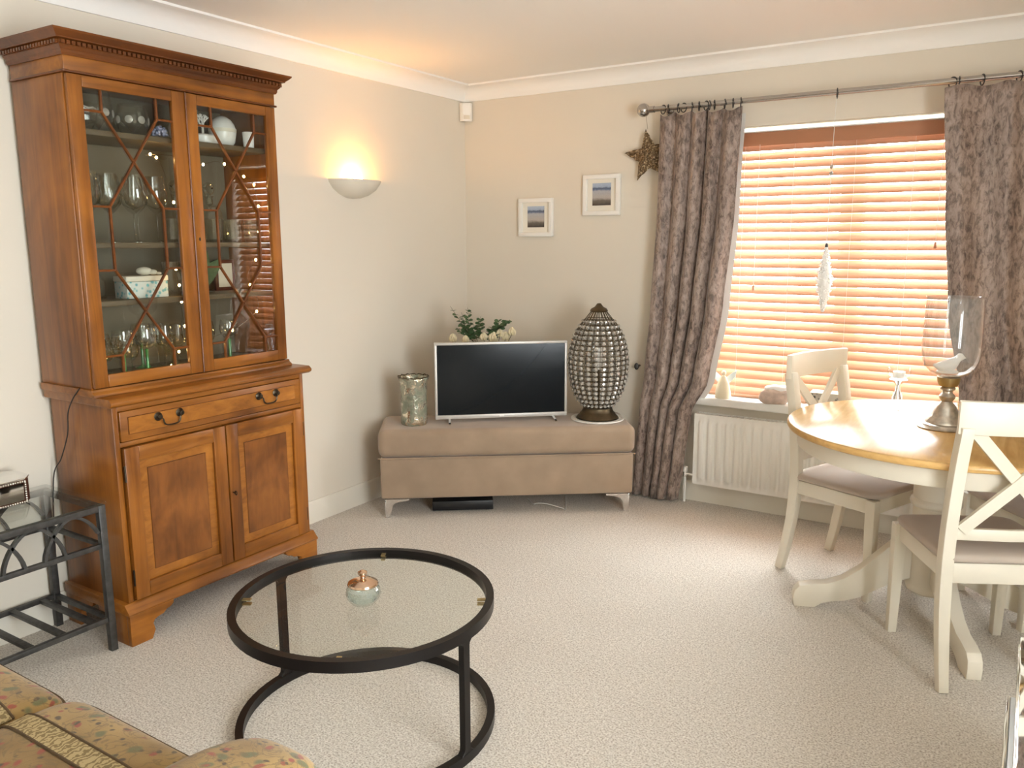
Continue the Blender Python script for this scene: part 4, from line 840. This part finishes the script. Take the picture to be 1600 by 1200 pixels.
sprigs = [((740, 530), (722, 505), (704, 478), 0.022, 9), ((738, 530), (733, 505), (731, 480), 0.020, 10), ((736, 530), (728, 512), (721, 488), 0.022, 8), ((745, 530), (750, 512), (751, 494), 0.026, 9), ((772, 530), (778, 512), (780, 498), 0.026, 8), ((770, 530), (785, 510), (797, 499), 0.026, 8), ((738, 532), (722, 520), (713, 512), 0.020, 6), ((742, 530), (744, 518), (748, 506), 0.024, 8), ((768, 532), (768, 520), (769, 508), 0.026, 6)]
for (p0, p1, p2, ls, nl) in sprigs:
    dd = rl.uniform(-0.03, 0.03); path = curve([neck, F(*p0, dd * 0.5), F(*p1, dd), F(*p2, dd)], 6)
    MB().tube(path, [lerp(0.002, 0.0008, i / (len(path) - 1)) for i in range(len(path))], 5).build('stem', 'stem_brown', fa)
    for k in range(nl):
        t_ = 0.36 + 0.62 * k / nl; i = t_ * (len(path) - 1); p = path[int(i)].lerp(path[min(int(i) + 1, len(path) - 1)], i % 1)
        for s in (0, 180):
            place('leaf', leaf_me, fa, p, (rl.uniform(-0.9, 0.9), rl.uniform(-0.7, 0.3), R(YAW + s + rl.uniform(-45, 45))), 1.3 * ls * (1.25 - 0.55 * k / nl) * rl.uniform(0.85, 1.15))
pet = []
for i in range(7):
    for j in range(5): u = -1 + 2 * i / 6; v = j / 4; pet.append((u * 0.55 * math.sin(math.pi * (0.18 + 0.72 * v)), 0.45 * math.sin(v * 1.4) - 0.25 * u * u, v))
petal_me = MB().add(pet, [(i * 5 + j, i * 5 + j + 1, (i + 1) * 5 + j + 1, (i + 1) * 5 + j) for i in range(6) for j in range(4)]).mesh('petal', 'petal_cream', ang=80)
for (px, py, s) in ((708, 529, 0.032), (756, 527, 0.032), (771, 529, 0.042), (781, 521, 0.030), (790, 527, 0.034), (800, 519, 0.032), (728, 531, 0.03)):
    s *= 1.35; p = F(px, py + 2, rl.uniform(-0.03, 0.0)); fl_ = MB().ell((0, 0, 0.2 * s), 0.3 * s, 0.3 * s, 0.42 * s, 10, 6).build('rose', 'petal_cream', fa, loc=p)
    for k in range(8): place('petal', petal_me, fl_, (0, 0, -0.15 * s), (R(8 + 10 * (k % 2)), 0, R(45 * k + 13)), s * (0.8 + 0.15 * (k % 2)))
    MB().tube([neck, (neck + p) / 2 + Vector((0, 0, -0.01)), p], 0.0018, 5).build('stem', 'stem_brown', fa)
# black box and cable under the ottoman
bx = thing('media_box', 'flat black set top box on carpet beneath the ottoman', 'media box', O(0.41, 0.175, 0), OA)
MB().box(-0.165, 0.165, -0.10, 0.10, 0.006, 0.058).build('case', 'black_plastic', bx, 0.004)
for sx in (-0.13, 0.13):
    for sy_ in (-0.07, 0.07): MB().lathe([(0, 0), (0.010, 0), (0.010, 0.006), (0, 0.006)], 10, (sx, sy_, 0)).build('rubber_foot', 'black_plastic', bx)
cb = [Vector(O(0.80 + 0.17 * k / 10, 0.12 + 0.05 * math.cos(math.pi * k / 10) - 0.02, 0.006 + 0.012 * math.sin(math.pi * k / 10))) for k in range(11)]
cb = [Vector(O(0.78, 0.26, 0.004))] + cb + [Vector(O(1.0, 0.28, 0.004))]
tag(MB().tube(curve(cb, 3), 0.0028, 6).build('loose_cable', 'white_cord'), 'thin pale cable looped on carpet beneath the ottoman', 'cable')

# ------------------------------------------------------------------ coffee table and jar
ct = thing('coffee_table', 'round glass coffee table with black metal ring frame', 'coffee table', (-1.608, 1.693, 0))
def hoop(r0, r1, z0, z1, n=72):
    return MB().lathe([(r0, z0), (r1, z0), (r1, z1), (r0, z1), (r0, z0)], n)
hoop(0.367, 0.390, 0.370, 0.402).build('top_ring', 'black_metal', ct, ang=30)
hoop(0.367, 0.390, 0.0, 0.030).build('base_ring', 'black_metal', ct, ang=30)
for a in (178, -2):
    c_, s_2 = math.cos(R(a)), math.sin(R(a)); rr_ = 0.3785
    p = MB().prism([(-0.026, 0.0295), (-0.0145, 0.040), (-0.013, 0.05), (-0.013, 0.352), (-0.0145, 0.360), (-0.024, 0.3705), (0.024, 0.3705), (0.0145, 0.360), (0.013, 0.352), (0.013, 0.05), (0.0145, 0.040), (0.026, 0.0295)], -0.010, 0.010, 'xz')
    p.v = [((rr_ + y) * c_ - x * s_2, (rr_ + y) * s_2 + x * c_, z) for x, y, z in p.v]; p.build('post', 'black_metal', ct, 0.001, 1)
MB().lathe([(0, 0.380), (0.3655, 0.380), (0.3655, 0.388), (0, 0.388)], 72).build('glass_top', 'table_glass', ct)
for a in (212, 32, 122, 302):
    q = MB().box(0.340, 0.3665, -0.007, 0.007, 0.3885, 0.392).box(0.340, 0.3665, -0.007, 0.007, 0.374, 0.3795); ca, sa = math.cos(R(a)), math.sin(R(a)); q.v = [(x * ca - y * sa, x * sa + y * ca, z) for x, y, z in q.v]; q.build('clip', 'brass_clip', ct)
jr = thing('glass_jar', 'squat clear glass jar with copper lid on the coffee table', 'jar', (-1.594, 1.676, 0.3885))
MB().lathe([(0, 0), (0.028, 0), (0.034, 0.003), (0.047, 0.018), (0.052, 0.034), (0.049, 0.048), (0.041, 0.058), (0.038, 0.058), (0.046, 0.046), (0.048, 0.034), (0.043, 0.020), (0.03, 0.008), (0, 0.006)], 20).build('bowl', 'jar_glass', jr, ang=12)
ld = MB().lathe([(0, 0.0585), (0.044, 0.0585), (0.046, 0.062), (0.044, 0.067), (0.030, 0.075), (0.012, 0.080), (0, 0.080)], 28).build('lid', 'copper', jr)
MB().lathe([(0, 0.0805), (0.008, 0.0805), (0.007, 0.086), (0.014, 0.093), (0.014, 0.099), (0.006, 0.104), (0, 0.104)], 16).build('knob', 'copper', ld)

# ------------------------------------------------------------------ side table and mirrored box
sd = thing('side_table', 'dark metal side table with glass top and gothic arch rails', 'side table', (-2.863, 1.20, 0))
hx, hy, ht = 0.18, 0.325, 0.557
for sx in (-1, 1):
    for sy_ in (-1, 1): MB().box(sx * hx - 0.0125, sx * hx + 0.0125, sy_ * hy - 0.0125, sy_ * hy + 0.0125, 0, ht - 0.012).build('leg', 'pewter_metal', sd, 0.002)
for sx in (-1, 1):
    MB().box(sx * hx - 0.012, sx * hx + 0.012, -hy + 0.0125, hy - 0.0125, ht - 0.034, ht - 0.012).build('top_rail', 'pewter_metal', sd, 0.002)
    MB().box(sx * hx - 0.009, sx * hx + 0.009, -hy + 0.0125, hy - 0.0125, 0.388, 0.406).build('middle_rail', 'pewter_metal', sd, 0.002)
    MB().box(sx * hx - 0.009, sx * hx + 0.009, -hy + 0.0125, hy - 0.0125, 0.112, 0.130).build('shelf_rail', 'pewter_metal', sd, 0.002)
    for k in range(-3, 2):
        yc = 0.089 + 0.132 * k
        for s in (-1, 1):
            pts_ = [(sx * hx, yc + s * 0.100 * (1 - t_ ** 1.5), 0.404 + 0.126 * math.sin(t_ * math.pi / 2.3) / math.sin(math.pi / 2.3)) for t_ in [j / 8 for j in range(9)]]
            pts_ = [p for p in pts_ if -hy + 0.012 < p[1] < hy - 0.012]
            if len(pts_) > 2: MB().sweep(pts_, [(-0.005, -0.008), (0.005, -0.008), (0.005, 0.008), (-0.005, 0.008)], (1, 0, 0)).build('arch', 'pewter_metal', sd)
for sy_ in (-1, 1):
    MB().box(-hx + 0.012, hx - 0.012, sy_ * hy - 0.010, sy_ * hy + 0.010, ht - 0.034, ht - 0.012).build('top_rail', 'pewter_metal', sd, 0.002)
    MB().box(-hx + 0.012, hx - 0.012, sy_ * hy - 0.008, sy_ * hy + 0.008, 0.388, 0.404).build('middle_rail', 'pewter_metal', sd, 0.002)
for k in range(6): yc = -hy + 0.0 + (k + 0.5) * (2 * hy) / 6; MB().box(-hx + 0.009, hx - 0.009, yc - 0.011, yc + 0.011, 0.114, 0.128).build('shelf_slat', 'pewter_metal', sd, 0.001)
for sy_ in (-1, 1): MB().box(-hx + 0.012, hx - 0.012, sy_ * hy - 0.008, sy_ * hy + 0.008, 0.112, 0.130).build('shelf_rail', 'pewter_metal', sd, 0.001)
MB().box(-hx - 0.016, hx + 0.016, -hy - 0.016, hy + 0.016, ht - 0.0115, ht).build('glass_top', 'table_glass', sd, 0.003)
mb = thing('mirrored_jewellery_box', 'mirrored jewellery box with beaded silver edging on the side table', 'jewellery box', (-2.925, 1.26, ht), 0)
MB().prism([(-0.09, -0.13), (0.055, -0.13), (0.055, 0.115), (0.02, 0.145), (-0.06, 0.145), (-0.09, 0.12)], 0.006, 0.088, 'xy').build('body', 'mahogany_dark', mb, 0.001)
MB().prism([(-0.092, -0.132), (0.059, -0.132), (0.059, 0.117), (0.021, 0.149), (-0.061, 0.149), (-0.093, 0.122)], 0.0885, 0.094, 'xy').build('mirror_top', 'mirror_silver', mb, 0.001)
df = MB().box(0.0555, 0.060, -0.122, 0.108, 0.018, 0.078).build('drawer_front', 'mirror_silver', mb)
b = MB()
for i in range(32):
    y = -0.128 + 0.242 * i / 31
    for z in (0.012, 0.084): b.ell((0.061, y, z), 0.0042, 0.0042, 0.0042, 8, 5)
for i in range(9):
    for y in (-0.128, 0.114): b.ell((0.061, y, 0.016 + 0.064 * i / 8), 0.0042, 0.0042, 0.0042, 8, 5)
stuff(b.build('bead_edging', 'antique_silver', mb)); MB().ell((0.068, 0.0, 0.05), 0.009, 0.009, 0.009, 12, 8).build('knob', 'crystal', df)
for (x, y) in ((0.045, -0.12), (0.045, 0.105), (-0.08, -0.12), (-0.08, 0.11)): MB().ell((x, y, 0.004), 0.007, 0.007, 0.004, 8, 6).build('bun_foot', 'antique_silver', mb)

# ------------------------------------------------------------------ sofa
so = thing('sofa', 'gold floral tapestry sofa with rolled arms and brown rope piping', 'sofa', (-1.68, 0.40, 0))
def S(b): b.v = [(p[0] + 1.68, p[1] - 0.40, p[2]) for p in b.v]; return b
S(MB().box(-2.46, -0.96, -0.08, 0.80, 0.06, 0.30)).build('seat_base', 'floral_fabric', so, 0.03, 3)
for (xa, xb, zc, lb) in ((-2.275, -1.700, 0.378, 'a'), (-1.688, -1.225, 0.398, 'b')):
    cu = S(MB().ell(((xa + xb) / 2, 0.43, zc), (xb - xa) / 2, 0.445, 0.112, 64, 24, 0.16, 0.42)).build('seat_cushion', 'floral_fabric', so, ang=80)
    xm, hw_ = (xa + xb) / 2, (xb - xa) / 2
    loop = []
    for i in range(64):
        t_ = 2 * math.pi * i / 64; f = lambda w: math.copysign(abs(w) ** 0.16, w); loop.append((xm + (hw_ * 0.985) * f(math.cos(t_)), 0.43 + 0.440 * f(math.sin(t_)), zc + 0.058))
    S(MB().tube(loop, 0.006, 6, True)).build('rope_piping', 'rope_brown', cu)
    for yb_, w_ in ((0.725, 0.022),):
        pth = []
        for k in range(25):
            x = lerp(xa + 0.02, xb - 0.02, k / 24); ux = abs((x - xm) / hw_) ** (1 / 0.16); pth.append((x, yb_, zc + 0.002 + 0.112 * max(0.0, 1 - ((ux ** 2 + abs((yb_ - 0.43) / 0.445) ** (2 / 0.16)) ** 0.08) ** (2 / 0.42)) ** 0.21))
        S(MB().sweep(pth, [(-w_, -0.002), (w_, -0.002), (w_, 0.002), (-w_, 0.002)])).build('woven_border', 'border_fabric', cu)
        for s in (-1, 1): S(MB().tube([(p[0], p[1] + s * (w_ + 0.003), p[2] + 0.001) for p in pth], 0.003, 5)).build('border_edge', 'rope_brown', cu)
for xc in (-1.045, -2.40):
    S(MB().ell((xc, 0.42, 0.465), 0.125, 0.50, 0.150, 48, 24, 0.50, 0.52)).build('rolled_arm', 'floral_fabric', so, ang=80)
    S(MB().box(xc - 0.10, xc + 0.10, -0.05, 0.80, 0.06, 0.46)).build('arm_panel', 'floral_fabric', so, 0.03, 3)
S(MB().ell((-1.74, -0.10, 0.50), 0.72, 0.14, 0.36, 40, 20, 0.3, 0.5)).build('backrest', 'floral_fabric', so, ang=80)
for xx in (-2.40, -1.02):
    for yy in (-0.02, 0.74): S(MB().lathe([(0, 0), (0.022, 0), (0.030, 0.03), (0.026, 0.06), (0, 0.06)], 14, (xx, yy, 0))).build('bun_foot', 'mahogany_dark', so)

# ------------------------------------------------------------------ dining table
dt = thing('dining_table', 'round dining table with oak top and cream pedestal base', 'dining table', (-0.235, 3.40, 0))
MB().lathe([(0, 0.722), (0.548, 0.722), (0.556, 0.726), (0.560, 0.734), (0.559, 0.742), (0.554, 0.748)], 96).build('table_edge', 'oak_edge', dt)
MB().lathe([(0, 0.7485), (0.5535, 0.7485), (0.550, 0.7505), (0, 0.7505)], 96).build('tabletop', 'oak_top', dt)
MB().lathe([(0.490, 0.655), (0.515, 0.655), (0.518, 0.660), (0.518, 0.7215), (0.490, 0.7215), (0.490, 0.655)], 80).build('apron', 'cream_paint', dt)
MB().lathe([(0, 0.095), (0.072, 0.095), (0.084, 0.105), (0.088, 0.120), (0.086, 0.135), (0.080, 0.145), (0.080, 0.44), (0.090, 0.448), (0.093, 0.458), (0.090, 0.468), (0.083, 0.475), (0.083, 0.66), (0.10, 0.70), (0.12, 0.7215), (0, 0.7215)], 40).build('column', 'cream_paint', dt)
MB().box(-0.36, 0.36, -0.045, 0.045, 0.690, 0.7215).build('cross_bearer', 'cream_paint', dt, 0.004)
ftp = [(0.078, 0.325), (0.14, 0.295), (0.20, 0.235), (0.26, 0.175), (0.32, 0.130), (0.38, 0.105), (0.44, 0.098), (0.485, 0.088), (0.504, 0.066), (0.508, 0.036), (0.504, 0.0), (0.425, 0.0), (0.400, 0.018), (0.365, 0.030), (0.31, 0.038), (0.26, 0.055), (0.20, 0.090), (0.14, 0.125), (0.078, 0.150)]
for a in (202, 292, 22, 112):
    p = MB().prism(ftp, -0.024, 0.024, 'xz'); ca, sa = math.cos(R(a)), math.sin(R(a)); p.v = [(x * ca - y * sa, x * sa + y * ca, z) for x, y, z in p.v]; p.build('foot', 'cream_paint', dt, 0.003)
# ------------------------------------------------------------------ dining chairs
def chair(loc, rz, label):
    t = thing('dining_chair', label, 'chair', loc, rz, 'cross back dining chairs around the round table')
    hw = 0.183
    for s in (-1, 1):
        path = curve([(s * hw, -0.228, 0.0), (s * hw, -0.202, 0.12), (s * hw, -0.178, 0.27), (s * hw, -0.170, 0.42), (s * hw, -0.176, 0.56), (s * hw, -0.198, 0.74), (s * hw, -0.226, 0.885)], 5)
        MB().sweep(path, [(-0.0185, -0.020), (0.0185, -0.020), (0.0185, 0.020), (-0.0185, 0.020)], (0, 1, 0), False, [lerp(0.86, 1.05, min(1, i / 12)) for i in range(len(path))]).build('rear_leg', 'cream_paint', t, 0.003)
        MB().sweep([(s * (hw + 0.005), 0.197, 0.0), (s * (hw + 0.005), 0.195, 0.25), (s * (hw + 0.004), 0.193, 0.424)], [(-0.021, -0.021), (0.021, -0.021), (0.021, 0.021), (-0.021, 0.021)], (0, 1, 0), False, [0.72, 0.92, 1.0]).build('front_leg', 'cream_paint', t, 0.002)
        MB().box(s * hw - 0.010, s * hw + 0.010, -0.155, 0.175, 0.365, 0.424).build('side_apron', 'cream_paint', t, 0.002)
    MB().box(-hw + 0.018, hw - 0.018, 0.182, 0.202, 0.365, 0.424).build('front_apron', 'cream_paint', t, 0.002)
    MB().box(-hw + 0.014, hw - 0.014, -0.182, -0.160, 0.355, 0.424).build('rear_apron', 'cream_paint', t, 0.002)
    # seat pad
    q = MB().ell((0, 0.012, 0.440), 0.205, 0.208, 0.022, 48, 12, 0.22, 0.55); q.build('seat', 'seat_fabric', t, ang=80)
    # curved top rail
    rail = [(x, -0.226 - 0.012 + 0.030 * ((x / 0.21) ** 2) - 0.012, 0.908) for x in [lerp(-0.207, 0.207, k / 16) for k in range(17)]]
    MB().sweep([(x, y, z + 0.004) for x, y, z in rail], [(-0.012, -0.052), (0.012, -0.052), (0.012, 0.052), (-0.012, 0.052)]).build('top_rail', 'cream_paint', t, 0.004)
    MB().sweep([(-hw + 0.012, -0.176, 0.522), (0, -0.186, 0.522), (hw - 0.012, -0.176, 0.522)], [(-0.009, -0.019), (0.009, -0.019), (0.009, 0.019), (-0.009, 0.019)]).build('lower_rail', 'cream_paint', t, 0.002)
    for s in (-1, 1):
        o_ = 0.004 * s
        MB().sweep([(s * 0.152, -0.182 + o_, 0.538), (0.0, -0.208 + o_, 0.70), (-s * 0.152, -0.228 + o_, 0.866)], [(-0.019, -0.007), (0.019, -0.007), (0.019, 0.007), (-0.019, 0.007)], (0, 1, 0)).build('cross_brace', 'cream_paint', t)
    return t
# sweep uses (side, up) frames: with up=(0,1,0) side lies in x, depth along y
chair((-0.564, 3.644, 0), -112.6, 'cream cross back dining chair between the radiator and the table')
chair((-0.075, 3.085, 0), 28.0, 'cream cross back dining chair with its back away from the window')
chair((0.125, 3.695, 0), 128.0, 'cream cross back dining chair under the table by the hurricane curtain')
# ------------------------------------------------------------------ hurricane candle holder with bird
hc = thing('hurricane_holder', 'tall glass hurricane candle holder on a turned silver stem', 'candle holder', (-0.232, 3.402, 0.7508))
MB().lathe([(0, 0), (0.094, 0), (0.096, 0.004), (0.086, 0.010), (0.082, 0.016), (0.070, 0.020), (0.066, 0.030), (0.050, 0.045), (0.044, 0.060), (0.036, 0.075), (0.033, 0.082), (0.022, 0.095), (0.019, 0.100), (0.027, 0.112), (0.028, 0.120), (0.018, 0.132), (0.017, 0.138), (0.026, 0.146), (0.026, 0.152), (0.022, 0.156)], 36).build('pedestal', 'antique_silver', hc, ang=30)
MB().lathe([(0.022, 0.156), (0.032, 0.160), (0.038, 0.175), (0.040, 0.192), (0, 0.192)], 28).build('cup', 'brass_clip', hc)
MB().lathe([(0, 0.1925), (0.036, 0.194), (0.068, 0.208), (0.088, 0.232), (0.098, 0.270), (0.101, 0.32), (0.099, 0.40), (0.097, 0.487), (0.0985, 0.490), (0.0945, 0.488), (0.0965, 0.40), (0.098, 0.32), (0.095, 0.272), (0.085, 0.236), (0.066, 0.213), (0.034, 0.199), (0, 0.198)], 48).build('glass_bowl', 'hurricane_glass', hc, ang=60)
bd = thing('bird_candle', 'white bird shaped candle sitting inside the glass hurricane', 'candle', (-0.238, 3.398, 0.7508 + 0.2085), 40)
q = MB(); rings = [(-0.058, 0.030, 0.005), (-0.045, 0.026, 0.011), (-0.025, 0.024, 0.020), (0.0, 0.026, 0.025), (0.020, 0.032, 0.024), (0.034, 0.046, 0.018), (0.042, 0.056, 0.0155), (0.052, 0.058, 0.013), (0.060, 0.056, 0.007), (0.070, 0.053, 0.001)]
vs = []
for (x, z, r_) in rings:
    for i in range(14): a = 2 * math.pi * i / 14; vs.append((x, r_ * math.cos(a), max(0.0, z + r_ * math.sin(a))))
fs = [(k * 14 + i, k * 14 + (i + 1) % 14, (k + 1) * 14 + (i + 1) % 14, (k + 1) * 14 + i) for k in range(len(rings) - 1) for i in range(14)] + [tuple(range(14))[::-1], tuple(range(len(vs) - 14, len(vs)))]
q.add(vs, fs).build('body', 'candle_wax', bd, ang=70); MB().lathe([(0, 0), (0.036, 0), (0.038, 0.004), (0.034, 0.008), (0, 0.008)], 20).build('wax_base', 'candle_wax', bd)
# ------------------------------------------------------------------ mirrored console at the frame edge
mc = thing('mirrored_console', 'low mirrored silver console with black drop handles on the carpet', 'console', (0.25, 1.60, 0))
def K(b): b.v = [(p[0] - 0.25, p[1] - 1.60, p[2]) for p in b.v]; return b
K(MB().box(0.11, 0.45, 1.04, 2.15, 0.06, 0.485)).build('carcass', 'mirror_base', mc, 0.003)
K(MB().box(0.052, 0.47, 1.0, 2.20, 0.486, 0.505)).build('top', 'mirror_silver', mc, 0.004)
K(MB().box(0.050, 0.062, 1.0, 2.20, 0.470, 0.4855)).build('top_trim', 'chrome', mc, 0.003)
K(MB().box(0.046, 0.1095, 1.02, 2.17, 0.345, 0.360)).build('ledge', 'mirror_base', mc, 0.002)
K(MB().box(0.036, 0.0455, 1.02, 2.17, 0.335, 0.362)).build('ledge_trim', 'chrome', mc, 0.003)
for yk, xk, zk in ((2.06, 0.066, 0.43), (1.72, 0.042, 0.30), (1.45, 0.066, 0.43), (1.25, 0.042, 0.30)):
    K(MB().box(xk, 0.1095, yk - 0.004, yk + 0.004, zk - 0.004, zk + 0.004).box(xk - 0.008, xk, yk - 0.035, yk + 0.035, zk - 0.006, zk + 0.006)).build('handle', 'black_plastic', mc, 0.002)
for (xx, yy) in ((0.14, 1.07), (0.14, 2.12), (0.42, 1.07), (0.42, 2.12)): K(MB().box(xx - 0.02, xx + 0.02, yy - 0.02, yy + 0.02, 0, 0.06)).build('foot', 'chrome', mc, 0.002)
